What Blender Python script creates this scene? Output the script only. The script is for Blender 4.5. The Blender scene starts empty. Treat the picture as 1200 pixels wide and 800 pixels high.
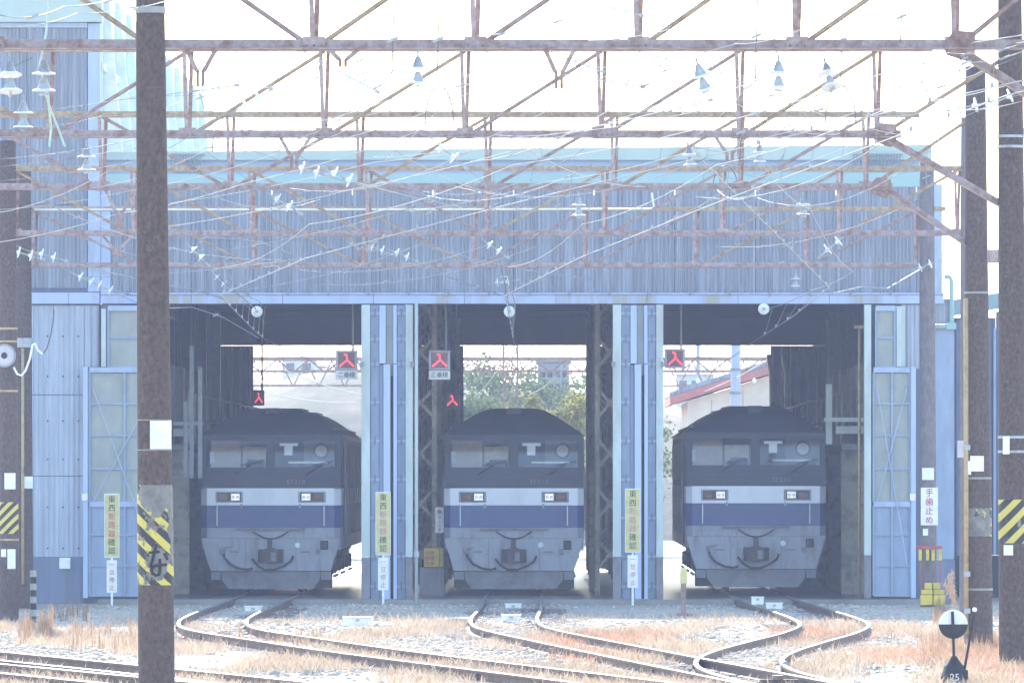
import bpy, math, random
import numpy as np
from mathutils import Vector, Matrix
random.seed(7); rng = np.random.default_rng(7)
R = math.radians
sc = bpy.context.scene
COL = sc.collection

# ------------------------------------------------------------------ camera, sky, sun, exposure
K, CX, HZ, CH = 8745.0, 645.0, 557.0, 2.45       # focal length in photo pixels, vanishing point, camera height over the rails
cam = bpy.data.cameras.new("camera"); cam.sensor_width = 36.0; cam.lens = K / 1200 * 36
cam.shift_x = -(CX - 600) / 1200; cam.shift_y = (HZ - 400) / 1200
cam.clip_start = 0.5; cam.clip_end = 6000
camo = bpy.data.objects.new("camera", cam); COL.objects.link(camo)
camo.location = (0, 0, CH); camo.rotation_euler = (R(90), 0, 0); sc.camera = camo

SUN_EL, SUN_AZ = 30.0, -7.0                       # azimuth measured from +Y towards +X
w = bpy.data.worlds.new("World"); sc.world = w; w.use_nodes = True
nt = w.node_tree; nt.nodes.clear()
sky = nt.nodes.new("ShaderNodeTexSky"); sky.sky_type = 'NISHITA'; sky.sun_disc = False
sky.sun_elevation = R(SUN_EL); sky.sun_rotation = R(SUN_AZ); sky.dust_density = 0.6; sky.air_density = 1.3; sky.ozone_density = 2.0
bg = nt.nodes.new("ShaderNodeBackground"); bg.inputs[1].default_value = 0.15
ow = nt.nodes.new("ShaderNodeOutputWorld")
nt.links.new(sky.outputs[0], bg.inputs[0]); nt.links.new(bg.outputs[0], ow.inputs[0])
sl = bpy.data.lights.new("sun", 'SUN'); sl.energy = 3.4; sl.angle = R(0.5); sl.color = (1, 0.95, 0.87)
so = bpy.data.objects.new("sun", sl); COL.objects.link(so)
d = Vector((math.sin(R(SUN_AZ)) * math.cos(R(SUN_EL)), math.cos(R(SUN_AZ)) * math.cos(R(SUN_EL)), math.sin(R(SUN_EL))))
so.rotation_euler = d.to_track_quat('Z', 'Y').to_euler(); so.location = (0, 60, 60)
vs = sc.view_settings; vs.view_transform = 'Standard'; vs.look = 'None'; vs.gamma = 1; vs.exposure = 1.75
try: vs.use_curve_mapping = False
except Exception: pass
sc.display_settings.display_device = 'sRGB'
cy = sc.cycles; cy.use_denoising = True; cy.max_bounces = 7; cy.diffuse_bounces = 4; cy.glossy_bounces = 3
cy.transmission_bounces = 4; cy.transparent_max_bounces = 16; cy.volume_bounces = 1
cy.sample_clamp_indirect = 6
HAZE_DENSITY, HAZE_COLOR = 0.00038, (0.54, 0.655, 1.0)

# ------------------------------------------------------------------ helpers
def PX(px, Y): return (px - CX) * Y / K
def PZ(py, Y): return CH - (py - HZ) * Y / K
def P3(px, py, Y): return Vector((PX(px, Y), Y, PZ(py, Y)))
def GY(py, zg=-0.13): return (CH - zg) * K / (py - HZ)
ROOT = {}                                         # world position of the root a part's mesh is relative to

def meta(o, label=None, cat=None, group=None, kind=None):
    if label: o["label"] = label
    if cat: o["category"] = cat
    if group: o["group"] = group
    if kind: o["kind"] = kind
    return o

def thing(name, label, cat, loc=(0, 0, 0), group=None, kind=None):
    o = bpy.data.objects.new(name, None); COL.objects.link(o); o.location = loc
    o.empty_display_size = 0.2
    ROOT[o.name] = Vector(loc)
    return meta(o, label, cat, group, kind)

class MB:
    def __init__(s): s.v = []; s.f = []
    def add(s, vs_, fs):
        n = len(s.v); s.v += [tuple(p) for p in vs_]; s.f += [tuple(i + n for i in f) for f in fs]; return s
    def box(s, x0, x1, y0, y1, z0, z1):
        return s.add([(x0, y0, z0), (x1, y0, z0), (x1, y1, z0), (x0, y1, z0), (x0, y0, z1), (x1, y0, z1), (x1, y1, z1), (x0, y1, z1)],
                     [(3, 2, 1, 0), (4, 5, 6, 7), (0, 1, 5, 4), (1, 2, 6, 5), (2, 3, 7, 6), (3, 0, 4, 7)])
    def frame(s, p, q, up=(0, 0, 1)):
        p, q = Vector(p), Vector(q); t = (q - p).normalized(); u = Vector(up)
        if abs(t.dot(u)) > 0.97: u = Vector((0, 1, 0)) if abs(t.y) < 0.9 else Vector((1, 0, 0))
        a = t.cross(u).normalized(); b = a.cross(t).normalized(); return p, q, a, b
    def bar(s, p, q, wa, wb, up=(0, 0, 1)):       # rectangular bar from p to q
        p, q, a, b = s.frame(p, q, up); vs_ = []
        for c in (p, q):
            for i, j in ((-1, -1), (1, -1), (1, 1), (-1, 1)): vs_.append(c + a * wa / 2 * i + b * wb / 2 * j)
        return s.add(vs_, [(3, 2, 1, 0), (4, 5, 6, 7), (0, 1, 5, 4), (1, 2, 6, 5), (2, 3, 7, 6), (3, 0, 4, 7)])
    def angle(s, p, q, wdt, t=0.012, up=(0, 0, 1), fa=1, fb=1):   # L section
        p, q, a, b = s.frame(p, q, up)
        s.bar(p + a * fa * wdt / 2, q + a * fa * wdt / 2, wdt, t, up)
        s.bar(p + b * fb * (wdt / 2 + t * .55), q + b * fb * (wdt / 2 + t * .55), t, wdt, up); return s
    def tube(s, pts, r, n=6, r2=None):
        pts = [Vector(p) for p in pts]; m = len(pts); base = len(s.v); prev = None
        for i, p in enumerate(pts):
            t = (pts[min(i + 1, m - 1)] - pts[max(i - 1, 0)]).normalized()
            u = Vector((0, 0, 1)) if abs(t.z) < 0.95 else Vector((0, 1, 0))
            if prev is not None and abs(prev.dot(t)) < 0.95: u = prev
            a = t.cross(u).normalized(); b = a.cross(t).normalized(); prev = b
            rr = r if r2 is None else r + (r2 - r) * i / (m - 1)
            for k in range(n):
                an = 2 * math.pi * k / n; s.v.append(tuple(p + a * rr * math.cos(an) + b * rr * math.sin(an)))
        for i in range(m - 1):
            for k in range(n):
                k2 = (k + 1) % n; s.f.append((base + i * n + k, base + i * n + k2, base + (i + 1) * n + k2, base + (i + 1) * n + k))
        s.f.append(tuple(base + k for k in reversed(range(n)))); s.f.append(tuple(base + (m - 1) * n + k for k in range(n)))
        return s
    def lathe(s, prof, n=16, axis='Z', c=(0, 0, 0)):   # prof: (radius, height)
        base = len(s.v); m = len(prof)
        for r, h in prof:
            for k in range(n):
                an = 2 * math.pi * k / n; x, y = r * math.cos(an), r * math.sin(an)
                p = (x, y, h) if axis == 'Z' else ((x, h, -y) if axis == 'Y' else (h, x, y))
                s.v.append((p[0] + c[0], p[1] + c[1], p[2] + c[2]))
        for i in range(m - 1):
            for k in range(n):
                k2 = (k + 1) % n; s.f.append((base + i * n + k, base + i * n + k2, base + (i + 1) * n + k2, base + (i + 1) * n + k))
        s.f.append(tuple(base + k for k in reversed(range(n)))); s.f.append(tuple(base + (m - 1) * n + k for k in range(n)))
        return s
    def prism(s, poly, y0, y1):                   # polygon in (x,z), counter-clockwise seen from -Y, extruded along Y
        n = len(poly); vs_ = [(x, y0, z) for x, z in poly] + [(x, y1, z) for x, z in poly]
        return s.add(vs_, [tuple(range(n)), tuple(reversed(range(n, 2 * n)))] + [(i, i + n, (i + 1) % n + n, (i + 1) % n) for i in range(n)])
    def plan(s, poly, z0, z1):                    # polygon in (x,y), counter-clockwise from above
        n = len(poly); vs_ = [(x, y, z0) for x, y in poly] + [(x, y, z1) for x, y in poly]
        return s.add(vs_, [tuple(reversed(range(n))), tuple(range(n, 2 * n))] + [(i, (i + 1) % n, (i + 1) % n + n, i + n) for i in range(n)])
    def rotz(s, ang, c=(0, 0)):
        ca, sa = math.cos(ang), math.sin(ang)
        s.v = [(c[0] + (x - c[0]) * ca - (y - c[1]) * sa, c[1] + (x - c[0]) * sa + (y - c[1]) * ca, z) for x, y, z in s.v]; return s
    def build(s, name, mat, parent=None, smooth=False, bevel=0):
        off = ROOT.get(parent.name, Vector((0, 0, 0))) if parent else Vector((0, 0, 0))
        me = bpy.data.meshes.new(name)
        me.from_pydata([(x - off.x, y - off.y, z - off.z) for x, y, z in s.v], [], s.f); me.update()
        me.materials.append(mat)
        if smooth:
            me.polygons.foreach_set("use_smooth", [True] * len(me.polygons))
        o = bpy.data.objects.new(name, me); COL.objects.link(o)
        if parent: o.parent = parent
        ROOT[o.name] = off
        if bevel:
            b = o.modifiers.new("bevel", 'BEVEL'); b.width = bevel; b.segments = 2; b.limit_method = 'ANGLE'; b.angle_limit = R(35)
        return o

def copy_tree(o, parent=None, loc=None, rot=None):
    c = o.copy(); COL.objects.link(c)
    if parent: c.parent = parent
    for ch in [x for x in o.children]: copy_tree(ch, c)
    if loc is not None: c.location = loc
    if rot is not None: c.rotation_euler = rot
    return c

# ------------------------------------------------------------------ materials
def nodes(name):
    m = bpy.data.materials.new(name); m.use_nodes = True; t = m.node_tree
    return m, t, t.nodes["Principled BSDF"]
def ramp(t, fac, stops):
    r = t.nodes.new("ShaderNodeValToRGB"); e = r.color_ramp.elements
    while len(e) < len(stops): e.new(0.5)
    for i, (p, c) in enumerate(stops): e[i].position = p; e[i].color = (*c, 1) if len(c) == 3 else c
    t.links.new(fac, r.inputs[0]); return r.outputs[0]
def noise(t, scale, detail=5, rough=0.6, stretch=(1, 1, 1), coord="Object", loc=(0, 0, 0)):
    tc = t.nodes.new("ShaderNodeTexCoord"); mp = t.nodes.new("ShaderNodeMapping"); mp.inputs["Scale"].default_value = stretch
    mp.inputs["Location"].default_value = loc
    n = t.nodes.new("ShaderNodeTexNoise"); n.inputs["Scale"].default_value = scale; n.inputs["Detail"].default_value = detail; n.inputs["Roughness"].default_value = rough
    src = tc.outputs[coord]
    if VARY[0]:
        oi = t.nodes.new("ShaderNodeObjectInfo"); ad = t.nodes.new("ShaderNodeVectorMath"); ad.operation = 'MULTIPLY_ADD'
        ad.inputs[1].default_value = (9, 9, 9); t.links.new(oi.outputs["Random"], ad.inputs[0]); t.links.new(src, ad.inputs[2]); src = ad.outputs[0]
    t.links.new(src, mp.inputs[0]); t.links.new(mp.outputs[0], n.inputs["Vector"]); return n.outputs["Fac"]
def bump(t, b, h, strength=0.3, dist=0.02):
    n = t.nodes.new("ShaderNodeBump"); n.inputs["Strength"].default_value = strength; n.inputs["Distance"].default_value = dist
    t.links.new(h, n.inputs["Height"]); t.links.new(n.outputs[0], b.inputs["Normal"])
def mix(t, fac, a, b_):
    m = t.nodes.new("ShaderNodeMix"); m.data_type = 'RGBA'
    for sock, val in ((m.inputs[0], fac), (m.inputs[6], a), (m.inputs[7], b_)):
        if isinstance(val, (int, float)): sock.default_value = val
        elif isinstance(val, tuple): sock.default_value = (*val, 1)
        else: t.links.new(val, sock)
    return m.outputs[2]
VARY = [False]                                    # True while locomotive paints are made: each copy gets its own grime
def paint(name, c, rough=0.55, wear=None, scale=3.0, amt=(0.5, 0.7), stretch=(1, 1, 1), var=0.12, metal=0.0, bmp=0.0):
    """painted surface: tone varies a little, patches of a wear colour show through"""
    m, t, b = nodes(name); b.inputs["Roughness"].default_value = rough; b.inputs["Metallic"].default_value = metal
    lo = tuple(x * (1 - var) for x in c); hi = tuple(min(1, x * (1 + var)) for x in c)
    col = ramp(t, noise(t, scale * 2.3, 4, .6, stretch, loc=(3, 1, 7)), [(0.3, lo), (0.7, hi)])
    if wear:
        f = ramp(t, noise(t, scale, 7, .68, stretch), [(amt[0], (0, 0, 0)), (amt[1], (1, 1, 1))])
        col = mix(t, f, col, wear)
    t.links.new(col, b.inputs["Base Color"])
    if bmp: bump(t, b, noise(t, scale * 9, 4), bmp, 0.01)
    return m
M = {}
M['cladding'] = paint('cladding_blue', (0.295, 0.325, 0.39), .6, (0.19, 0.20, 0.23), 1.1, (.42, .70), (7.0, 1, 0.22), .30)
M['cladding_pale'] = paint('cladding_pale', (0.42, 0.47, 0.56), .6, (0.30, 0.33, 0.40), 1.0, (.45, .8), (6, 1, .25), .16)
M['cladding_dark'] = paint('cladding_dark', (0.16, 0.20, 0.30), .6, (0.11, 0.13, 0.19), 0.8, (.45, .8), (3, 1, .35), .12)
M['trim'] = paint('trim_blue', (0.38, 0.46, 0.63), .5, (0.25, 0.29, 0.34), 1.1, (.55, .75), (2.6, 1, .5), .08)
M['lintel'] = paint('lintel_blue', (0.42, 0.50, 0.78), .5, (0.36, 0.36, 0.32), 0.55, (.48, .62), (2.2, 1, .15), .06)
M['door_blue'] = paint('door_blue', (0.28, 0.355, 0.49), .5, (0.24, 0.29, 0.40), 1.6, (.52, .72), (1.5, 1, .5), .1)
M['door_bright'] = paint('door_bright', (0.42, 0.52, 0.75), .45, (0.26, 0.30, 0.40), 1.4, (.6, .75), (2, 1, .3), .06)
M['fibreglass'] = paint('fibreglass', (0.36, 0.39, 0.36), .5, (0.27, 0.29, 0.28), 1.3, (.4, .7), (1, 1, .6), .1)
M['pale_strip'] = paint('pale_green_strip', (0.50, 0.58, 0.58), .5, (0.33, 0.36, 0.36), 1.5, (.5, .75), (1, 1, .3), .08)
M['skirt_brown'] = paint('skirt_brown', (0.22, 0.22, 0.25), .7, (0.14, 0.11, 0.10), 2, (.45, .7), (1, 1, .5))
M['mint'] = paint('mint_panel', (0.40, 0.50, 0.47), .5, (0.46, 0.54, 0.50), .5, (.4, .7), (1, 1, .3), .08)
M['teal_roof'] = paint('teal_roof', (0.30, 0.46, 0.47), .5, (0.34, 0.49, 0.50), .5, (.4, .7), (.4, 1, 1), .08)
M['skyblue'] = paint('clerestory_blue', (0.34, 0.43, 0.60), .5, (0.38, 0.46, 0.62), .5, (.4, .7), (.3, 1, 1), .05)
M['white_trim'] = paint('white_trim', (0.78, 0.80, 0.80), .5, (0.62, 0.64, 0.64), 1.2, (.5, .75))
M['rust'] = paint('rusty_steel', (0.33, 0.23, 0.21), .75, (0.19, 0.095, 0.065), 7, (.42, .66), (1, 1, 1), .25, bmp=.4)
M['rust_pale'] = paint('faded_rusty_paint', (0.39, 0.30, 0.295), .65, (0.24, 0.135, 0.10), 6.5, (.44, .66), (1, 1, 1), .18, bmp=.3)
M['rust_tan'] = paint('tan_rusty_paint', (0.44, 0.34, 0.235), .65, (0.28, 0.16, 0.09), 6, (.44, .66), (1, 1, 1), .2, bmp=.3)
M['pole'] = paint('brown_pole', (0.10, 0.068, 0.058), .85, (0.155, 0.115, 0.10), 11, (.56, .70), (1, 1, .7), .35, bmp=.8)
M['pole_grey'] = paint('grey_pole', (0.17, 0.148, 0.155), .85, (0.22, 0.195, 0.195), 6, (.55, .75), (1, 1, .4), .2, bmp=.5)
M['tan_pipe'] = paint('tan_pipe', (0.46, 0.34, 0.17), .6, (0.30, 0.2, 0.1), 4)
M['white_plate'] = paint('white_plate', (0.80, 0.80, 0.80), .5, (0.6, 0.58, 0.55), 3, (.6, .8))
M['yellow'] = paint('yellow_paint', (0.70, 0.52, 0.06), .6, (0.40, 0.28, 0.08), 3, (.5, .75))
M['red_paint'] = paint('red_paint', (0.42, 0.09, 0.08), .6, (0.25, 0.1, 0.08), 4)
M['black'] = paint('black_paint', (0.012, 0.012, 0.013), .6)
M['porcelain'] = paint('white_porcelain', (0.78, 0.80, 0.82), .18, (0.55, 0.56, 0.56), 6, (.55, .8), var=.04)
M['cap_metal'] = paint('insulator_cap', (0.40, 0.43, 0.46), .5, (0.24, .22, .21), 8, (.5, .7), metal=.1)
M['wire'] = paint('aluminium_wire', (0.30, 0.30, 0.29), .5, metal=.2)
M['wire_dark'] = paint('dark_wire', (0.16, 0.145, 0.145), .55)
M['wire_green'] = paint('green_wire', (0.42, 0.60, 0.55), .5)
M['rail_side'] = paint('rail_rust', (0.13, 0.085, 0.07), .8, (0.20, 0.13, 0.09), 5, (.45, .7))
M['rail_top'] = paint('rail_polish', (0.72, 0.70, 0.68), .22, metal=1.0)
M['sleeper'] = paint('sleeper_wood', (0.17, 0.14, 0.12), .85, (0.26, 0.23, 0.2), 4, (.45, .7), (6, 1, 1))
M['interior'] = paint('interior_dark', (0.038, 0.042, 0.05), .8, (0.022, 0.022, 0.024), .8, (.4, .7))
M['interior_steel'] = paint('interior_steel', (0.40, 0.36, 0.29), .7, (0.12, 0.09, 0.07), 2, (.5, .7))
M['interior_grey'] = paint('interior_grey', (0.24, 0.26, 0.28), .6)
VARY[0] = True
M['loco_navy'] = paint('loco_navy', (0.012, 0.017, 0.034), .42, (0.02, 0.025, 0.042), 1.5, (.45, .7))
M['loco_roof'] = paint('loco_roof', (0.022, 0.03, 0.062), .6, (0.038, 0.042, 0.058), 1.2, (.45, .75))
M['loco_white'] = paint('loco_white', (0.76, 0.80, 0.90), .38, (0.55, 0.58, 0.64), 1.5, (.5, .8), (1, 1, .4), .03)
M['loco_blue'] = paint('loco_blue', (0.022, 0.062, 0.215), .38, (0.035, 0.07, 0.20), 1.5, (.45, .8), var=.06)
M['loco_grey'] = paint('loco_grey', (0.30, 0.325, 0.40), .5, (0.17, 0.155, 0.15), 1.9, (.50, .78), (2.2, 1, .5), .08)
M['loco_grey_dark'] = paint('loco_grey_dark', (0.19, 0.20, 0.23), .6, (0.12, 0.105, 0.10), 2, (.5, .72))
VARY[0] = False
M['coupler'] = paint('coupler_rust', (0.06, 0.045, 0.042), .7, (0.11, 0.07, 0.055), 6, (.45, .7))
M['rubber'] = paint('rubber', (0.02, 0.02, 0.022), .6)
M['under'] = paint('running_gear', (0.04, 0.036, 0.036), .75, (0.075, .06, .05), 3, (.45, .7))
M['cab_dark'] = paint('cab_dark', (0.035, 0.033, 0.036), .7)
M['cream'] = paint('cab_cream', (0.62, 0.53, 0.40), .6, (0.5, 0.42, 0.32), 2)
M['chrome'] = paint('lamp_glass', (0.75, 0.76, 0.76), .12, metal=.5, var=.02)
M['tail_red'] = paint('tail_lens', (0.11, 0.03, 0.028), .2)
M['text_grey'] = paint('lettering_grey', (0.13, 0.14, 0.17), .4)
M['sign_yellow'] = paint('sign_yellow', (0.62, 0.56, 0.24), .5, (0.5, 0.45, 0.25), 3, (.5, .8))
M['ink_dark'] = paint('ink_dark', (0.02, 0.05, 0.045), .6)
M['ink_red'] = paint('ink_red', (0.55, 0.10, 0.12), .6)
M['ink_pink'] = paint('ink_faded_pink', (0.58, 0.22, 0.36), .6)
M['magenta'] = paint('ink_magenta', (0.52, 0.06, 0.28), .6)
M['lamp_off'] = paint('led_panel', (0.20, 0.10, 0.12), .4)
M['housing_grey'] = paint('signal_housing', (0.50, 0.47, 0.54), .5)
M['horn_grey'] = paint('horn_grey', (0.36, 0.39, 0.44), .45)
M['concrete'] = paint('concrete', (0.30, 0.30, 0.29), .75, (0.2, 0.2, 0.2), 1.2, (.45, .7), bmp=.2)
M['wall_cream'] = paint('far_wall_cream', (0.62, 0.55, 0.46), .8, (0.52, 0.46, 0.40), .6)
M['roof_red'] = paint('far_roof_red', (0.48, 0.18, 0.15), .7)
M['house_white'] = paint('house_white', (0.74, 0.73, 0.70), .7)
M['house_roof'] = paint('house_roof', (0.22, 0.24, 0.30), .7)
M['hill'] = paint('hill_scrub', (0.20, 0.16, 0.125), .95, (0.09, 0.10, 0.06), .35, (.4, .6), var=.3)
M['bark'] = paint('bark', (0.11, 0.085, 0.065), .9)
M['plume'] = paint('dry_plume', (0.55, 0.38, 0.25), .9)
M['pane'] = paint('window_pane', (0.05, 0.06, 0.08), .15)

m, t, b = nodes('red_led'); b.inputs["Base Color"].default_value = (.6, .03, .03, 1)
b.inputs["Emission Color"].default_value = (1, 0.05, 0.07, 1); b.inputs["Emission Strength"].default_value = 0.95; M['led'] = m

m = bpy.data.materials.new('windscreen_glass'); m.use_nodes = True; t = m.node_tree; t.nodes.clear()
tr = t.nodes.new("ShaderNodeBsdfTransparent"); tr.inputs[0].default_value = (.95, .96, .97, 1)
gl = t.nodes.new("ShaderNodeBsdfGlossy"); gl.inputs["Roughness"].default_value = .04
mx = t.nodes.new("ShaderNodeMixShader"); mx.inputs[0].default_value = .05; om = t.nodes.new("ShaderNodeOutputMaterial")
t.links.new(tr.outputs[0], mx.inputs[1]); t.links.new(gl.outputs[0], mx.inputs[2]); t.links.new(mx.outputs[0], om.inputs[0]); M['glass'] = m

# ground: pale ballast, soil and dust
m, t, b = nodes('ballast_ground'); b.inputs["Roughness"].default_value = .95
n1 = noise(t, .35, 5, .6); n2 = noise(t, 9, 6, .75); n3 = noise(t, 34, 3, .6)
c1 = ramp(t, n2, [(.3, (.22, .20, .18)), (.5, (.46, .42, .36)), (.72, (.66, .61, .54))])
c2 = ramp(t, n3, [(.3, (.36, .27, .18)), (.7, (.56, .46, .33))])
f = ramp(t, n1, [(.46, (0, 0, 0)), (.60, (1, 1, 1))])
t.links.new(mix(t, f, c1, c2), b.inputs["Base Color"]); bump(t, b, n3, .8, .03); M['ground'] = m
# stones
m, t, b = nodes('ballast_stone'); b.inputs["Roughness"].default_value = .9
t.links.new(ramp(t, noise(t, 2.5, 6, .85), [(.3, (.17, .145, .12)), (.48, (.46, .40, .33)), (.66, (.80, .70, .58))]), b.inputs["Base Color"]); M['stone'] = m
# dry grass with light passing through the blades
def grassmat(name, stops, sc_=.6):
    m = bpy.data.materials.new(name); m.use_nodes = True; t = m.node_tree; b = t.nodes["Principled BSDF"]
    b.inputs["Roughness"].default_value = .8
    col = ramp(t, noise(t, sc_, 6, .8), stops); t.links.new(col, b.inputs["Base Color"])
    tl = t.nodes.new("ShaderNodeBsdfTranslucent"); t.links.new(col, tl.inputs[0]); mx = t.nodes.new("ShaderNodeMixShader"); mx.inputs[0].default_value = .45
    o = t.nodes["Material Output"]; t.links.new(b.outputs[0], mx.inputs[1]); t.links.new(tl.outputs[0], mx.inputs[2]); t.links.new(mx.outputs[0], o.inputs[0]); return m
M['grass'] = grassmat('dry_grass', [(.3, (.25, .165, .11)), (.5, (.44, .34, .25)), (.7, (.54, .46, .37))], 1.2)
M['grass_red'] = grassmat('russet_grass', [(.3, (.36, .16, .10)), (.55, (.52, .27, .17)), (.75, (.56, .38, .24))], 1.2)
M['weed'] = grassmat('dead_weed', [(.3, (.20, .12, .08)), (.6, (.36, .24, .15))], 1.2)
M['leaf_green'] = grassmat('leaf_green', [(.3, (.09, .13, .06)), (.7, (.15, .19, .08))], .6)
M['leaf_yellow'] = grassmat('leaf_yellow', [(.3, (.20, .21, .06)), (.7, (.34, .31, .09))], .6)
# shed floor, smooth concrete
m, t, b = nodes('shed_floor'); b.inputs["Roughness"].default_value = .32
t.links.new(ramp(t, noise(t, .8, 6, .7), [(.3, (.13, .13, .13)), (.7, (.26, .26, .25))]), b.inputs["Base Color"]); M['floor'] = m

# hazard wrap: torn diagonal yellow/black tape over weathered grey
def hazard(name, slope, period, torn=.5, seed=0.0, worn=None):
    m, t, b = nodes(name); b.inputs["Roughness"].default_value = .6
    tc = t.nodes.new("ShaderNodeTexCoord"); sp = t.nodes.new("ShaderNodeSeparateXYZ"); t.links.new(tc.outputs["Object"], sp.inputs[0])
    ma = t.nodes.new("ShaderNodeMath"); ma.operation = 'MULTIPLY_ADD'; ma.inputs[1].default_value = slope
    t.links.new(sp.outputs["X"], ma.inputs[0]); t.links.new(sp.outputs["Z"], ma.inputs[2])
    mo = t.nodes.new("ShaderNodeMath"); mo.operation = 'PINGPONG'; mo.inputs[1].default_value = period
    t.links.new(ma.outputs[0], mo.inputs[0])
    gt = t.nodes.new("ShaderNodeMath"); gt.operation = 'GREATER_THAN'; gt.inputs[1].default_value = period * .5; t.links.new(mo.outputs[0], gt.inputs[0])
    stripes = mix(t, gt.outputs[0], (.03, .03, .035), (.62, .50, .10))
    nz = noise(t, 4.0, 5, .65, (1, 1, .8), loc=(seed, 0, seed))
    for cx_, cz_, rx_, rz_ in worn or ():          # places where the tape has come off
        ds = []
        for sock, c_, r_ in ((sp.outputs["X"], cx_, rx_), (sp.outputs["Z"], cz_, rz_)):
            q = t.nodes.new("ShaderNodeMath"); q.operation = 'MULTIPLY_ADD'; q.inputs[1].default_value = 1 / r_; q.inputs[2].default_value = -c_ / r_; t.links.new(sock, q.inputs[0])
            p2 = t.nodes.new("ShaderNodeMath"); p2.operation = 'MULTIPLY'; t.links.new(q.outputs[0], p2.inputs[0]); t.links.new(q.outputs[0], p2.inputs[1]); ds.append(p2.outputs[0])
        ad = t.nodes.new("ShaderNodeMath"); ad.operation = 'ADD'; t.links.new(ds[0], ad.inputs[0]); t.links.new(ds[1], ad.inputs[1])
        g_ = t.nodes.new("ShaderNodeMath"); g_.operation = 'MULTIPLY_ADD'; g_.use_clamp = True; g_.inputs[1].default_value = -.22; g_.inputs[2].default_value = .22; t.links.new(ad.outputs[0], g_.inputs[0])
        a2 = t.nodes.new("ShaderNodeMath"); a2.operation = 'ADD'; t.links.new(nz, a2.inputs[0]); t.links.new(g_.outputs[0], a2.inputs[1]); nz = a2.outputs[0]
    tor = ramp(t, nz, [(torn, (0, 0, 0)), (torn + .03, (1, 1, 1))])
    base = ramp(t, noise(t, 7, 5, .7), [(.3, (.12, .11, .105)), (.6, (.22, .205, .195)), (.75, (.34, .27, .10))])
    t.links.new(mix(t, tor, stripes, base), b.inputs["Base Color"]); return m

# ------------------------------------------------------------------ text
def text_mesh(s, size):
    cu = bpy.data.curves.new("t", 'FONT'); cu.body = s; cu.size = size; cu.align_x = 'CENTER'; cu.align_y = 'CENTER'
    cu.extrude = 0.002; cu.resolution_u = 3
    o = bpy.data.objects.new("t", cu); COL.objects.link(o)
    dg = bpy.context.evaluated_depsgraph_get(); me = bpy.data.meshes.new_from_object(o.evaluated_get(dg))
    bpy.data.objects.remove(o); bpy.data.curves.remove(cu); return me
def text(s, size, mat, parent, x, y, z, name="lettering", squash=1.0):
    """upright lettering facing -Y; (x,y,z) local to the parent's root"""
    me = text_mesh(s, size); me.transform(Matrix.Rotation(R(90), 4, 'X') @ Matrix.Scale(squash, 4, (1, 0, 0)))
    me.materials.clear(); me.materials.append(mat); me.name = name
    o = bpy.data.objects.new(name, me); COL.objects.link(o); o.parent = parent; o.location = (x, y, z); return o
def column_text(chars, size, step, x, y, ztop, parent, mats):
    for i, c in enumerate(chars): text(c, size, mats[i] if isinstance(mats, list) else mats, parent, x, y, ztop - i * step, name="character")

# ================================================================== GROUND
def gz(x, y):
    """height of the yard surface"""
    k = min(1, max(0, (y - 40) / 20)) * min(1, max(0, (149 - y) / 6)) * (1 if -30 < x < 28 else 0)
    h = .035 * math.sin(x * 1.3 + y * .21) + .03 * math.sin(x * .55 - y * .37 + 1) + .02 * math.sin(x * 2.7 + y * .6)
    m = .16 * math.exp(-((x - 6.2) / 1.5) ** 2 - ((y - 97) / 7) ** 2)
    return -0.13 + k * (h * .55 + m)
xs = np.concatenate([[-1500, -600, -200, -80, -40], np.linspace(-30, 28, 117), [40, 80, 200, 600, 1500]])
ys = np.concatenate([[-1200, -300, -60, 0, 30], np.linspace(40, 150, 201), [160, 210, 300, 500, 900, 1400, 2000]])
mb = MB()
mb.v = [(float(x), float(y), gz(x, y)) for y in ys for x in xs]
nx = len(xs)
mb.f = [(j * nx + i, j * nx + i + 1, (j + 1) * nx + i + 1, (j + 1) * nx + i) for j in range(len(ys) - 1) for i in range(nx - 1)]
meta(mb.build('ground', M['ground'], smooth=True), 'pale gravel and dust ground of the rail yard', kind='structure')

# ================================================================== TRACKS
CENTRES = {
 'left':  [(206, -5.75), (150, -5.75), (140, -5.77), (132, -5.8), (125, -5.66), (119, -5.2), (113.5, -4.25), (104, -2.45), (91, .35), (80, 2.7), (66, 5.6)],
 'mid':   [(206, -.75), (150, -.75), (138, -.75), (126, -.78), (119.7, -.55), (111.6, .25), (100.6, 1.44), (93.2, 2.27), (84, 3.3), (66, 5.4)],
 'right': [(206, 4.21), (155, 4.21), (146, 4.34), (138, 4.52), (129, 4.72), (123, 4.68), (117, 4.24), (110, 3.45), (104, 2.82), (99, 2.5), (94, 2.52), (89, 2.88), (80, 3.95), (66, 5.7)],
}
def spline(pts, n=14):
    """centripetal-ish Catmull-Rom through (Y,x) points"""
    P = [np.array(p, float) for p in pts]; P = [2 * P[0] - P[1]] + P + [2 * P[-1] - P[-2]]; out = []
    for i in range(1, len(P) - 2):
        p0, p1, p2, p3 = P[i - 1:i + 3]
        d1 = (p2 - p0) / (abs(p2[0] - p0[0])) * abs(p2[0] - p1[0]); d2 = (p3 - p1) / (abs(p3[0] - p1[0])) * abs(p2[0] - p1[0])
        for k in range(n):
            t_ = k / n; h = t_ * t_ * (3 - 2 * t_)
            out.append((2 * t_**3 - 3 * t_**2 + 1) * p1 + (t_**3 - 2 * t_**2 + t_) * d1 + (-2 * t_**3 + 3 * t_**2) * p2 + (t_**3 - t_**2) * d2)
    out.append(P[-2]); return [Vector((p[1], p[0], 0)) for p in out]
LINES = {k: spline(v) for k, v in CENTRES.items()}
LINES['siding_a'] = spline([(122, -14.0), (110, -10.1), (98.7, -6.55), (91, -4.15), (80, -.9), (66, 3.4)])
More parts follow.
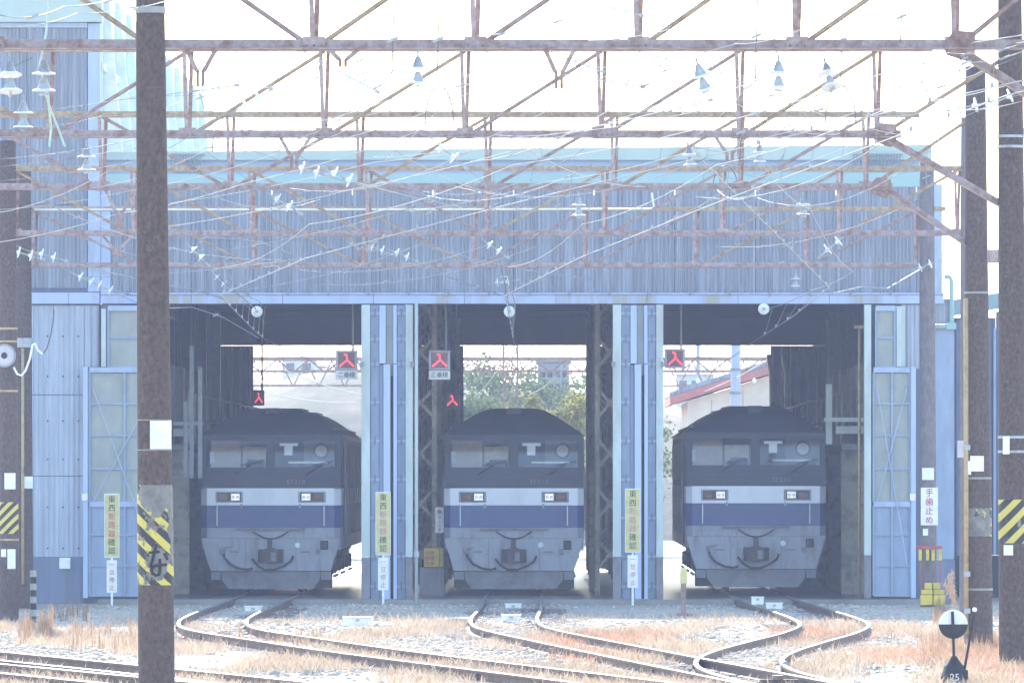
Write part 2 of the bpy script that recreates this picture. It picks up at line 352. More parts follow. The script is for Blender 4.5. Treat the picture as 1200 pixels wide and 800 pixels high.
LINES['siding_b'] = spline([(112, -12.6), (100, -8.65), (93.5, -6.45), (88, -4.6), (80, -2.0), (66, 2.4)])
def centre_x(key, Y):
    L = LINES[key]
    for a, b_ in zip(L[:-1], L[1:]):
        if (a.y - Y) * (b_.y - Y) <= 0: return a.x + (b_.x - a.x) * (Y - a.y) / ((b_.y - a.y) or 1)
    return L[0].x if Y > L[0].y else L[-1].x
def sweep(pts, offs, poly):
    """sweep a rail section (poly in offset,z) along a plan line shifted sideways by offs"""
    mb = MB(); n = len(poly); m_ = len(pts)
    for i, p in enumerate(pts):
        t_ = (pts[min(i + 1, m_ - 1)] - pts[max(i - 1, 0)]).normalized(); nrm = Vector((t_.y, -t_.x, 0))
        for o, z in poly:
            q = p + nrm * (o + offs); mb.v.append((q.x, q.y, z))
    for i in range(m_ - 1):
        for k in range(n):
            k2 = (k + 1) % n; mb.f.append((i * n + k, i * n + k2, (i + 1) * n + k2, (i + 1) * n + k))
    mb.f.append(tuple(range(n))); mb.f.append(tuple(reversed(range((m_ - 1) * n, m_ * n)))); return mb
WEB = [(-.06, -.15), (.06, -.15), (.06, -.135), (.012, -.115), (.012, -.045), (.033, -.035), (.033, -.008), (-.033, -.008), (-.033, -.035), (-.012, -.045), (-.012, -.115), (-.06, -.135)]
HEAD = [(-.031, -.0075), (.031, -.0075), (.031, -.003), (.022, 0.002), (-.022, 0.002), (-.031, -.003)]
TL = {'left': 'rusty railway track curving out of the bay behind the striped yellow pole',
      'mid': 'rusty railway track leading out of the middle bay and bending across the yard',
      'right': 'wavy railway track leaving the bay beside the red-lettered post',
      'siding_a': 'shiny-topped siding track passing the dead weeds, the one next to the weeds',
      'siding_b': 'shiny-topped siding track outside the one beside the dead weeds'}
SLP = None
for key, lab in TL.items():
    L = LINES[key]; rt = thing('railway_track', lab, 'railway track', (L[0].x, L[0].y, 0))
    for s in (-1, 1):
        ra = sweep(L, s * .5665, WEB).build('rail', M['rail_side'], rt, smooth=False)
        sweep(L, s * .5665, HEAD).build('running_surface', M['rail_top'], ra)
    acc = 0; last = L[0]
    for a, b_ in zip(L[:-1], L[1:]):
        seg = (b_ - a).length; dd = acc
        while dd < seg:
            p = a.lerp(b_, dd / seg)
            if 60 < p.y < 147.5:
                if SLP is None:
                    sb = MB().box(-1.05, 1.05, -.11, .11, -.30, -.142); SLP = sb.build('sleeper', M['sleeper']); s_ = SLP
                else:
                    s_ = SLP.copy(); COL.objects.link(s_)
                tdir = (b_ - a).normalized(); s_.parent = rt
                s_.location = (p.x - L[0].x, p.y - L[0].y, max(gz(p.x, p.y) + .146, 0) * .8); s_.rotation_euler = (0, 0, math.atan2(tdir.y, tdir.x) - math.pi / 2)
            dd += .66
        acc = dd - seg
    # check: fish-plates where two rail lengths meet
    for k in range(6, len(L) - 6, 17):
        p = L[k]; q = L[k + 1]; tt = (q - p).normalized(); nn = Vector((tt.y, -tt.x, 0))
        MB().bar(p + nn * .60 + Vector((0, 0, -.08)), p + nn * .60 + tt * .55 + Vector((0, 0, -.08)), .03, .06).build('fishplate', M['rail_side'], rt)

# ================================================================== ENGINE SHED
FY = 150.0; RY = 201.0
def fx(px): return PX(px, FY)
def fz(py): return PZ(py, FY)
def corrugated(x0, x1, z0, z1, y, pitch=.076, depth=.022):
    """corrugated sheet facing -Y"""
    mb = MB(); n = max(2, int((x1 - x0) / pitch)); ps = []
    for i in range(n):
        a = x0 + (x1 - x0) * i / n; wv = (x1 - x0) / n
        ps += [(a, y), (a + wv * .35, y), (a + wv * .5, y - depth), (a + wv * .85, y - depth)]
    ps.append((x1, y)); k = len(ps)
    for px_, py_ in ps: mb.v.append((px_, py_, z0))
    for px_, py_ in ps: mb.v.append((px_, py_, z1))
    for px_, py_ in ((x1, y + .03), (x0, y + .03)): mb.v += [(px_, py_, z0), (px_, py_, z1)]
    mb.f = [(i, i + 1, i + 1 + k, i + k) for i in range(k - 1)]
    mb.f.append((2 * k + 2, 2 * k, 2 * k + 1, 2 * k + 3)); return mb
XL, XR = -9.04, fx(1104)
BAYS = [(fx(189), fx(426)), (fx(483), fx(720)), (fx(776), fx(1012))]
ZL, ZT = fz(356), fz(217)                         # underside of the lintel, top of the front wall
shed = thing('engine_shed', 'blue corrugated engine shed with three open track bays', 'engine shed', (XL, FY, 0))
# upper cladding sheets in two courses, each sheet its own piece
xx = XL + .2; 
while xx < XR - .35:
    x1 = min(xx + 1.62, XR - .30)
    corrugated(xx + .004, x1 - .004, fz(344) + .01, fz(278), FY).build('cladding_sheet', M['cladding'], shed)
    corrugated(xx + .004, x1 - .004, fz(278) - .05, ZT, FY - .026).build('cladding_sheet', M['cladding'], shed)
    xx = x1
MB().box(XR - .30, XR, FY - .06, FY + .2, ZL + .2, ZT + .02).build('corner_trim', M['trim'], shed)
MB().box(XL, XL + .2, FY - .06, FY + .2, ZL + .2, ZT + .02).build('corner_trim', M['trim'], shed)

xx = XL
while xx < XR - .05:                              # lintel girder, built of flashing lengths
    x1 = min(xx + 1.83, XR + .03)
    MB().box(xx + .003, x1 - .003, FY - .13, FY + .25, ZL, fz(345.5)).build('lintel_panel', M['lintel'], shed, bevel=.008)
    MB().box(xx + .003, x1 - .003, FY - .17, FY + .05, fz(345.3), fz(343.2)).build('lintel_ledge', M['trim'], shed)
    xx = x1
for px in range(150, 1090, 47):                   # little brackets along the ledge
    MB().box(fx(px) - .02, fx(px) + .02, FY - .19, FY - .10, fz(346.5), fz(340)).build('ledge_bracket', M['interior_grey'], shed)
# roof: teal eave slope, blue clerestory, mint ridge
def slab(name, y, pz0, pl, pr, mat):
    z0 = PZ(pz0, y); zl, zr = PZ(pl, y), PZ(pr, y)
    return MB().add([(XL, y, z0), (XR - .2, y, z0), (XR - .2, y, zr), (XL, y, zl), (XL, y + .4, z0), (XR - .2, y + .4, z0), (XR - .2, y + .4, zr), (XL, y + .4, zl)],
                    [(0, 1, 2, 3), (7, 6, 5, 4), (4, 5, 1, 0), (5, 6, 2, 1), (6, 7, 3, 2), (7, 4, 0, 3)]).build(name, mat, shed)
slab('eave_fascia', FY - .05, 219, 204, 202, M['teal_roof'])
slab('clerestory_wall', FY + .36, 206, 187, 184, M['skyblue'])
slab('ridge_fascia', FY + .2, 187.5, 178.5, 169.5, M['mint'])
MB().box(XL, XR - .2, FY - .02, RY, ZT - .34, ZT - .2).build('roof', M['teal_roof'], shed)
xx = XL + .3
while xx < XR - .3:
    MB().box(xx, xx + .015, FY - .06, FY - .045, PZ(218, FY), PZ(204, FY)).build('fascia_joint', M['skyblue'], shed); xx += 1.83
for (pa, pb) in ((1000, 1058), (200, 240)):       # louvre grilles
    lv = MB().box(PX(pa, 150), PX(pb, 150), FY + .1, FY + .14, PZ(204, 150), PZ(202, 150)).box(PX(pa, 150), PX(pb, 150), FY + .1, FY + .14, PZ(182, 150), PZ(180, 150)).build('roof_guardrail', M['interior_grey'], shed)
    for k in range(int((pb - pa) / 3.4)):
        xk = PX(pa + k * 3.4, 150); MB().box(xk, xk + .02, FY + .11, FY + .13, PZ(202, 150), PZ(182, 150)).build('baluster', M['interior_grey'], lv)
# side and rear walls, inner ceiling
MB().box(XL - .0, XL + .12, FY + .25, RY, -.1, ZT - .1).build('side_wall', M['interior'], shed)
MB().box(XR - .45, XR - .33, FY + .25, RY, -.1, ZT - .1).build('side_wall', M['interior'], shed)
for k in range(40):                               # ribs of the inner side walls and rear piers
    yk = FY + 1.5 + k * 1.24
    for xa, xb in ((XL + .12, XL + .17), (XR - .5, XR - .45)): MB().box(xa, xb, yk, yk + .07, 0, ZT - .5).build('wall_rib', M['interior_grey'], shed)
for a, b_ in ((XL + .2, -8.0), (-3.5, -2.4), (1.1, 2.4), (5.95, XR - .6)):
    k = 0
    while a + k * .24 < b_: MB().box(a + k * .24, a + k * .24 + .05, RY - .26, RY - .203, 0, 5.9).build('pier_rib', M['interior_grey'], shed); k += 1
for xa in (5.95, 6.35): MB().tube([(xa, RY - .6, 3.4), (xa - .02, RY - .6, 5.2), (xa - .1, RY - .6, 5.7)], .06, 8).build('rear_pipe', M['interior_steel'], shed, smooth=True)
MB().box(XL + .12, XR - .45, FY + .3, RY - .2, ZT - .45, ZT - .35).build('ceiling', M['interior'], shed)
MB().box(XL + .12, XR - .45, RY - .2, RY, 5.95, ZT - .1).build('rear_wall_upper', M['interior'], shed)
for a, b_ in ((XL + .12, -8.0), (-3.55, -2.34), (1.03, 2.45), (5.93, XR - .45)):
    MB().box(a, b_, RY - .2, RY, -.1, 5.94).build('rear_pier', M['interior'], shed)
# piers of the front wall
for a, b_ in ((XL, BAYS[0][0] - .02), (BAYS[0][1] + .12, BAYS[1][0] - .12), (BAYS[1][1] + .12, BAYS[2][0] - .12), (BAYS[2][1] + .02, XR - .35)):
    MB().box(a, b_, FY + .02, FY + .24, -.12, ZL - .01).build('pier', M['cladding_dark'], shed)
fl = MB().box(XL, XR, FY - 1.0, RY + 3, -.4, -.02)
fl = fl.build('shed_floor', M['floor']); meta(fl, 'smooth grey concrete floor inside the engine shed', kind='structure')
# painted walkway lines on the floor
for i, (px0, py0, px1, py1) in enumerate(((525, 695, 548, 675), (687, 678, 700, 697), (985, 692, 960, 680))):
    Y0, Y1 = GY(py0, -.02), GY(py1, -.02); a = Vector((PX(px0, Y0), Y0, 0)); q = Vector((PX(px1, Y1), Y1, 0)); nn = Vector((.05, 0, 0))
    mbq = MB().add([(a.x - .05, a.y, -.016), (a.x + .05, a.y, -.016), (q.x + .05, q.y, -.016), (q.x - .05, q.y, -.016)], [(0, 1, 2, 3)])
    ln_ = mbq.build('floor_marking', M['white_plate']); ln_.parent = fl; 
# lattice columns and roof trusses inside
for Yc in (155.5, 163, 171, 179, 187, 195):
    for i, (a, b_) in enumerate(((-3.0, -2.42), (.98, 1.5))):
        c = None
        for xk in (a, b_):
            for yk in (Yc, Yc + .5):
                q = MB().box(xk - .05, xk + .05, yk - .04, yk + .04, -.02, 7.3).build('column_post', M['interior_steel'], shed)
                c = c or q
        z = .5
        while z < 6.6:
            MB().bar((a, Yc - .05, z), (b_, Yc - .05, z + .62), .03, .06).build('lattice_bar', M['interior_steel'], c)
            MB().bar((b_, Yc - .07, z), (a, Yc - .07, z + .62), .03, .06).build('lattice_bar', M['interior_steel'], c)
            z += 1.05
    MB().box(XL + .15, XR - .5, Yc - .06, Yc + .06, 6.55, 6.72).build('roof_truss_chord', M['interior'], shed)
    for k in range(12):
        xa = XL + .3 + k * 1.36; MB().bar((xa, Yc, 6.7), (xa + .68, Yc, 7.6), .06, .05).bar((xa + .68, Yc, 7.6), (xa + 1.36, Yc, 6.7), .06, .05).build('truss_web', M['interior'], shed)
    for xa in (XL + .2, XR - .6):
        MB().box(xa, xa + .22, Yc - .11, Yc + .11, -.02, 7.4).build('wall_post', M['interior_grey'], shed)
# longitudinal crane girders and high platforms along the outer walls
for xa, xb, s in ((XL + .15, -7.45, 1), (6.0, XR - .5, -1)):
    pf = MB().box(xa, xb, FY + 3.5, RY - 6, 2.98, 3.10).build('platform_deck', M['interior_grey'], shed)
    xe = xb if s > 0 else xa
    for k in range(14):
        yk = FY + 3.6 + k * 2.9; MB().box(xe - .02, xe + .02, yk, yk + .04, 3.1, 4.15).build('platform_stanchion', M['interior_steel'], pf)
    for z in (3.6, 4.13): MB().box(xe - .015, xe + .015, FY + 3.6, RY - 8, z, z + .04).build('platform_rail', M['interior_steel'], pf)
    for k in range(5):
        yk = FY + 4 + k * 7; MB().box(xa, xb, yk, yk + .12, .0, 2.97).build('platform_leg', M['interior_steel'], pf)
    for k in range(4):
        yk = FY + 4.4 + k * 4.2; xm = (xa + xb) / 2
        MB().box(xm - .35, xm + .35, yk, yk + 1.2, 3.35 + .1 * (k % 2), 4.75).build('equipment_cabinet', M['interior_grey'], shed, bevel=.02)
for px, pa in ((222, 405), (232, 430), (215, 470)):
    MB().box(PX(px, 152), PX(px + 5, 152), 152, 152.1, PZ(560, 152), PZ(pa, 152)).build('wall_conduit', M['interior_grey'], shed)
for pa, pb, p0, p1, Yb in ((966, 1012, 489, 494, 152.6), (980, 1012, 499, 508, 152.9), (203, 238, 494, 498, 152.6), (203, 226, 502, 511, 152.9), (968, 975, 450, 520, 153.2)):
    MB().box(PX(pa, Yb), PX(pb, Yb), Yb, Yb + .25, PZ(p1, Yb), PZ(p0, Yb)).build('platform_beam', M['pale_strip'], shed)
# signs and boxes inside
def notice(name, label, px0, px1, py0, py1, Y, mat, cat, lines=()):
    tt = thing(name, label, cat, (PX((px0 + px1) / 2, Y), Y, -.02))
    MB().box(PX(px0, Y), PX(px1, Y), Y, Y + .02, PZ(py1, Y), PZ(py0, Y)).build('board', mat, tt)
    return tt
yb = thing('equipment_box', 'yellow equipment box with orange writing beside a lattice column', 'box', (PX(508, 154.4), 154.4, -.02))
MB().box(PX(497, 154.4), PX(520, 154.4), 154.4, 154.9, PZ(664, 154.4), PZ(642, 154.4)).build('front_panel', M['yellow'], yb, bevel=.01)
MB().box(PX(492, 154.4), PX(521, 154.4), 154.45, 155.1, -.02, PZ(664.5, 154.4)).build('plinth', M['skirt_brown'], yb)
for k in range(3): text("危険", .1, M['red_paint'], yb, -.08 + .0 * k, -.012, PZ(648 + k * 6, 154.4) + .02, name='lettering')
wn = thing('notice_board', 'small white notice with a red disc and red writing by the middle bay', 'notice', (PX(515, 154.2), 154.2, -.02))
MB().box(PX(510, 154.2), PX(520, 154.2), 154.2, 154.22, PZ(624, 154.2), PZ(594, 154.2)).build('board', M['white_plate'], wn)
MB().box(PX(514.5, 154.2), PX(515.5, 154.2), 154.23, 154.26, -.02, PZ(600, 154.2)).build('post', M['interior_grey'], wn)
MB().lathe([(.045, -.012), (.045, 0)], 14, 'Y', (PX(515, 154.2), 154.2, PZ(599, 154.2))).build('red_disc', M['red_paint'], wn)
column_text("頭上注意", .07, .085, 0, -.004, PZ(606, 154.2) + .02, wn, M['ink_red'])
yp = thing('striped_post', 'yellow guard post inside the shed by the middle locomotive', 'post', (PX(692, 160), 160, -.02))
MB().box(PX(690, 160), PX(696, 160), 160, 160.1, -.02, PZ(551, 160)).build('post', M['yellow'], yp)
for k in range(4): MB().box(PX(689.8, 160), PX(696.2, 160), 159.99, 160.11, PZ(640 - k * 12, 160), PZ(646 - k * 12, 160) + .12).build('black_band', M['black'], yp)

# ------------------------------------------------------------------ folded door stacks between the bays
def door_stack(pxa, pxb, lab):
    """folded leaves standing edge-on between two bays"""
    xa, xb = fx(pxa), fx(pxb); wd = xb - xa; tt = thing('folded_door', lab, 'folding door', ((xa + xb) / 2, FY - .3, -.12))
    def bx(a, b_, y0, y1, pz0, pz1, name, mat, bevel=.006):
        return MB().box(xa + wd * a, xa + wd * b_, y0, y1, fz(pz0), fz(pz1)).build(name, mat, tt, bevel=bevel)
    for a, b_ in ((.0, .17), (.86, 1.0)):
        bx(a, b_, FY - .35, FY - .05, 652, 357.5, 'edge_strip', M['pale_strip']); bx(a, b_, FY - .36, FY - .05, 701, 652.5, 'edge_skirt', M['skirt_brown'])
    for a, b_ in ((.18, .34), (.70, .85)):
        l = bx(a, b_, FY - .22, FY - .02, 701, 358, 'door_leaf', M['door_blue'])
        for pz in (366, 396, 425, 470, 515, 560, 605, 650, 685):
            MB().box(xa + wd * a - .01, xa + wd * b_ + .01, FY - .245, FY - .221, fz(pz + 3), fz(pz)).build('hinge_rail', M['trim'], l)
            MB().tube([(xa + wd * (a + b_) / 2, FY - .26, fz(pz + 6)), (xa + wd * (a + b_) / 2, FY - .26, fz(pz - 4))], .014, 6).build('hinge_pin', M['interior_grey'], l)
    for a, b_ in ((.36, .49), (.68 - .01, .69 - .0)): pass
    bx(.35, .475, FY - .34, FY - .03, 426, 358, 'upper_leaf', M['door_bright']); bx(.62, .69, FY - .34, FY - .03, 426, 358, 'upper_leaf', M['door_bright'])
    bx(.48, .615, FY - .2, FY - .03, 440, 358, 'fibreglass_panel', M['fibreglass'])
    bx(.43, .565, FY - .42, FY - .21, 701, 427, 'meeting_stile', M['door_bright']); bx(.625, .695, FY - .40, FY - .225, 701, 427, 'meeting_stile', M['door_bright'])
    bx(.345, .42, FY - .2, FY - .04, 701, 427.5, 'door_leaf', M['door_blue']); bx(.57, .62, FY - .15, FY - .05, 701, 441, 'dark_gap', M['interior'])
    for a in (-.03, .95): bx(a, a + .08, FY - .42, FY - .352, 430, 424, 'guide_bracket', M['interior_grey'], 0)
    return tt
door_stack(424, 484, 'folded blue door leaves between the left and middle track bays')
door_stack(718, 777, 'folded blue door leaves between the middle and right track bays')
# open leaves at the two ends
def door_leaf(pxs, lab, mirror):
    """open glazed leaf: narrow upper panel over a wider lower one"""
    (u0, u1), (l0, l1) = pxs; tt = thing('glazed_door', lab, 'folding door', (fx((l0 + l1) / 2), FY - .25, -.12)); y0, y1 = FY - .30, FY - .20
    def pane_grid(a, b_, pts, ncol, mat, ya):
        for k, (p, q) in enumerate(zip(pts[:-1], pts[1:])):
            for c in range(ncol):
                x0 = fx(a + (b_ - a) * c / ncol) + .025; x1 = fx(a + (b_ - a) * (c + 1) / ncol) - .025
                MB().box(x0, x1, ya + .045, ya + .07, fz(q) + .02, fz(p) - .02).build('pane' if mat is M['fibreglass'] else 'panel', mat, tt)
            MB().box(fx(a), fx(b_), ya, ya + .06, fz(q) - .022, fz(q) + .022).build('cross_rail', M['door_blue'], tt)
        for c in range(ncol + 1):
            xk = fx(a + (b_ - a) * c / ncol); MB().box(xk - .022, xk + .022, ya - .006, ya + .06, fz(pts[-1]), fz(pts[0])).build('stile', M['door_blue'], tt)
    pane_grid(u0, u1, (360, 396, 430), 1, M['fibreglass'], y0)
    pane_grid(l0, l1, (436, 473, 510, 549, 588), 2, M['fibreglass'], y0)
    pane_grid(l0, l1, (592, 626, 662, 697), 2, M['door_blue'], y0)
    for p in (361, 433, 590): MB().box(fx(l0 if p > 400 else u0), fx(l1 if p > 400 else u1), y0 - .02, y1, fz(p + 3.5), fz(p - 2.5)).build('head_rail', M['trim'], tt)
    if mirror: ex0, ex1 = (l1, l1 + 8), (u1, u1 + 9)
    else: ex0, ex1 = (l0 - 8, l0), (u0 - 10, u0 - 1)
    MB().box(fx(ex0[0]) + .01, fx(ex0[1]) - .03, y0 - .05, y1, fz(700), fz(430)).build('edge_post', M['door_bright'], tt, bevel=.01)
    MB().box(fx(ex1[0]) + .03, fx(ex1[1]) - .03, y0 - .04, y1, fz(430), fz(362)).build('edge_post', M['pale_strip'], tt, bevel=.01)
    MB().tube([(fx(l0 + 4), y0 - .03, fz(588)), (fx(l1 - 4), y0 - .03, fz(455))][::(-1 if mirror else 1)], .012, 5).build('tension_rod', M['trim'], tt)
    MB().tube([(fx(l0 + 4), y0 - .05, fz(455)), (fx(l1 - 4), y0 - .05, fz(660))], .012, 5).build('tension_rod', M['trim'], tt)
    MB().box(fx(ex0[0]) - .01, fx(ex0[0]) + .1, y0 - .075, y0 - .055, fz(586), fz(578)).build('handle_plate', M['white_plate'], tt)
    return tt
door_leaf(((128, 186), (106, 188)), 'open glazed door leaf beside pale corrugated wall, behind the striped pole', False)
dl = door_leaf(((1026, 1048), (1023, 1066)), 'open glazed door leaf beside the post with the red-lettered sign', True)
MB().box(fx(1012), fx(1020), FY - .36, FY - .05, fz(650), fz(357.5)).build('edge_strip', M['pale_strip'], dl)
MB().box(fx(1012), fx(1020), FY - .365, FY - .05, fz(700), fz(650.5)).build('edge_skirt', M['skirt_brown'], dl)
MB().box(fx(1049), fx(1060), FY - .24, FY - .1, fz(430), fz(359)).build('fibreglass_strip', M['pale_strip'], dl)
# corrugated upright strips between leaf and end of the shed
ws = thing('end_wall', 'pale blue corrugated end wall of the shed by a blue drain pipe', 'wall', (fx(1090), FY, -.12))
corrugated(fx(1056), fx(1094), fz(432), fz(357), FY - .02).build('corrugated_sheet', M['cladding_pale'], ws)
MB().box(fx(1083), fx(1118), FY - .015, FY + .02, fz(655), fz(380)).build('flat_sheet', M['door_blue'], ws)
MB().box(fx(1094.5), fx(1118), FY - .03, FY + .02, fz(379.5), fz(350)).build('flat_sheet', M['cladding'], ws)
MB().box(fx(1083), fx(1119), FY - .06, FY + .02, -.12, fz(655.5)).build('plinth', M['cladding_dark'], ws)
dp = thing('drain_pipe', 'bright blue gutter and drain pipe at the shed corner', 'drain pipe', (fx(1114), FY - .1, fz(385)))
MB().tube([(fx(1095), FY - .1, fz(384)), (fx(1112), FY - .1, fz(382)), (fx(1115), FY - .1, fz(379)), (fx(1115), FY - .1, fz(330)), (fx(1113), FY - .1, fz(325)), (fx(1106), FY - .1, fz(324))], .045, 8).build('pipe', M['teal_roof'], dp, smooth=True)
MB().box(fx(1109), fx(1120), FY - .16, FY - .04, fz(386), fz(378)).build('hopper', M['teal_roof'], dp)

# ------------------------------------------------------------------ tall workshop on the left
tw = thing('tall_workshop', 'tall blue corrugated workshop with mint ribbed side wall', 'building', (-14, FY, -.12))
xx = -17.0
while xx < -9.35:
    x1 = min(xx + 1.62, -9.3)
    for za, zb in ((fz(338), fz(240)), (fz(240), fz(138)), (fz(138), fz(33))):
        corrugated(xx + .004, x1 - .004, za + .01, zb - .004, FY - .03).build('cladding_sheet', M['cladding'], tw)
    xx = x1
MB().box(-9.29, -9.045, FY - .10, FY + .2, fz(342), fz(28)).build('corner_trim', M['trim'], tw)
MB().box(-17, -9.3, FY - .10, FY + .1, fz(33), fz(27)).build('head_trim', M['trim'], tw)
MB().box(-17.2, -9.0, FY - .25, FY + .2, fz(26.8), 12.35).build('fascia', M['mint'], tw)
MB().box(-17.2, -9.05, FY + .2, 200, 12.15, 12.33).build('roof', M['teal_roof'], tw)
MB().box(-17.2, -9.05, FY + .02, FY + .22, -.12, 11.6).build('wall_core', M['cladding_dark'], tw)
xx = -17.0
while xx < -9.05:
    x1 = min(xx + 1.83, -9.05); MB().box(xx + .003, x1 - .003, FY - .14, FY + .0, fz(356), fz(343)).build('lintel_panel', M['lintel'], tw, bevel=.006); xx = x1
sw = MB().box(-9.2, -9.04, FY + .25, 200, ZT - .2, 12.3).build('side_wall', M['mint'], tw)
for k in range(11):
    yk = FY + 1.2 + k * 4.1
    MB().add([(-9.04, yk, 8.2), (-8.60, yk, 8.2), (-8.96, yk, 12.28), (-9.04, yk, 12.28), (-9.04, yk + .14, 8.2), (-8.60, yk + .14, 8.2), (-8.96, yk + .14, 12.28), (-9.04, yk + .14, 12.28)],
             [(0, 1, 2, 3), (7, 6, 5, 4), (1, 5, 6, 2), (0, 4, 5, 1), (3, 2, 6, 7), (0, 3, 7, 4)]).build('wall_fin', M['white_trim'], sw)
    MB().box(-9.04, -9.0, yk + 1.3, yk + 2.9, 9.0, 10.2).build('side_window', M['skyblue'], sw)
for z0, z1 in ((8.2, 8.5), (10.6, 10.75)): MB().box(-9.04, -8.98, FY + .3, 199, z0, z1).build('girt', M['white_trim'], sw)
# lower pale corrugated wall
for a, b_, rows in ((40, 99, ((358, 462), (463, 557), (558, 652))), (99.3, 116, ((358, 430),)), (-60, 39.7, ((358, 462), (463, 557), (558, 652)))):
    for p, q in rows:
        corrugated(fx(a), fx(b_), fz(q), fz(p), FY - .03, .1, .016).build('corrugated_sheet', M['cladding_pale'], tw)
MB().box(fx(-60), fx(99), FY - .05, FY + .0, -.12, fz(652.5)).build('plinth', M['cladding_dark'], tw)
for pz in (394, 441, 493, 538, 594, 642):
    for px in (56, 74, 92): MB().lathe([(.018, -.06), (.018, -.05)], 8, 'Y', (fx(px), FY, fz(pz))).build('fixing', M['interior'], tw)
MB().box(fx(-4), fx(2), FY - .12, FY - .03, fz(600), fz(80)).build('window_frame', M['trim'], tw)
jb = thing('junction_box', 'small white junction box on a conduit at the pale corrugated wall', 'junction box', (fx(77), FY - .1, -.12))
MB().box(fx(70), fx(83), FY - .16, FY - .055, fz(666), fz(653)).build('box', M['white_plate'], jb, bevel=.01)
MB().tube([(fx(78), FY - .08, fz(666)), (fx(78.5), FY - .08, -.12)], .014, 6).build('conduit', M['interior_grey'], jb)
# ------------------------------------------------------------------ right-hand neighbour building
nb = thing('lean_to_building', 'dark blue corrugated building with teal sloping roof right of the shed', 'building', (10, 158, -.12))
YN = 158.0
xx = PX(1117, YN)
while xx < 13:
    corrugated(xx, xx + .9, PZ(650, YN), PZ(372, YN) + .35 * (xx - PX(1117, YN)) * .4, YN, .12, .03).build('corrugated_sheet', M['cladding_dark'], nb); xx += .905
MB().box(PX(1117, YN), 13, YN - .02, YN + 6, -.12, PZ(650.5, YN)).build('plinth', M['interior'], nb)
xa = PX(1113, YN); za = PZ(372, YN) + .02
MB().add([(xa, YN - .3, za), (13, YN - .3, za + .7), (13, YN + 30, za + 1.5), (xa, YN + 30, za + .8), (xa, YN - .3, za + .34), (13, YN - .3, za + 1.04), (13, YN + 30, za + 1.84), (xa, YN + 30, za + 1.14)],
         [(3, 2, 1, 0), (4, 5, 6, 7), (0, 1, 5, 4), (1, 2, 6, 5), (2, 3, 7, 6), (3, 0, 4, 7)]).build('roof', M['teal_roof'], nb)
for px in (1138, 1164, 1194): MB().box(PX(px, YN), PX(px + 3, YN), YN - .06, YN - .035, PZ(650, YN), PZ(385, YN)).build('post', M['trim'], nb)

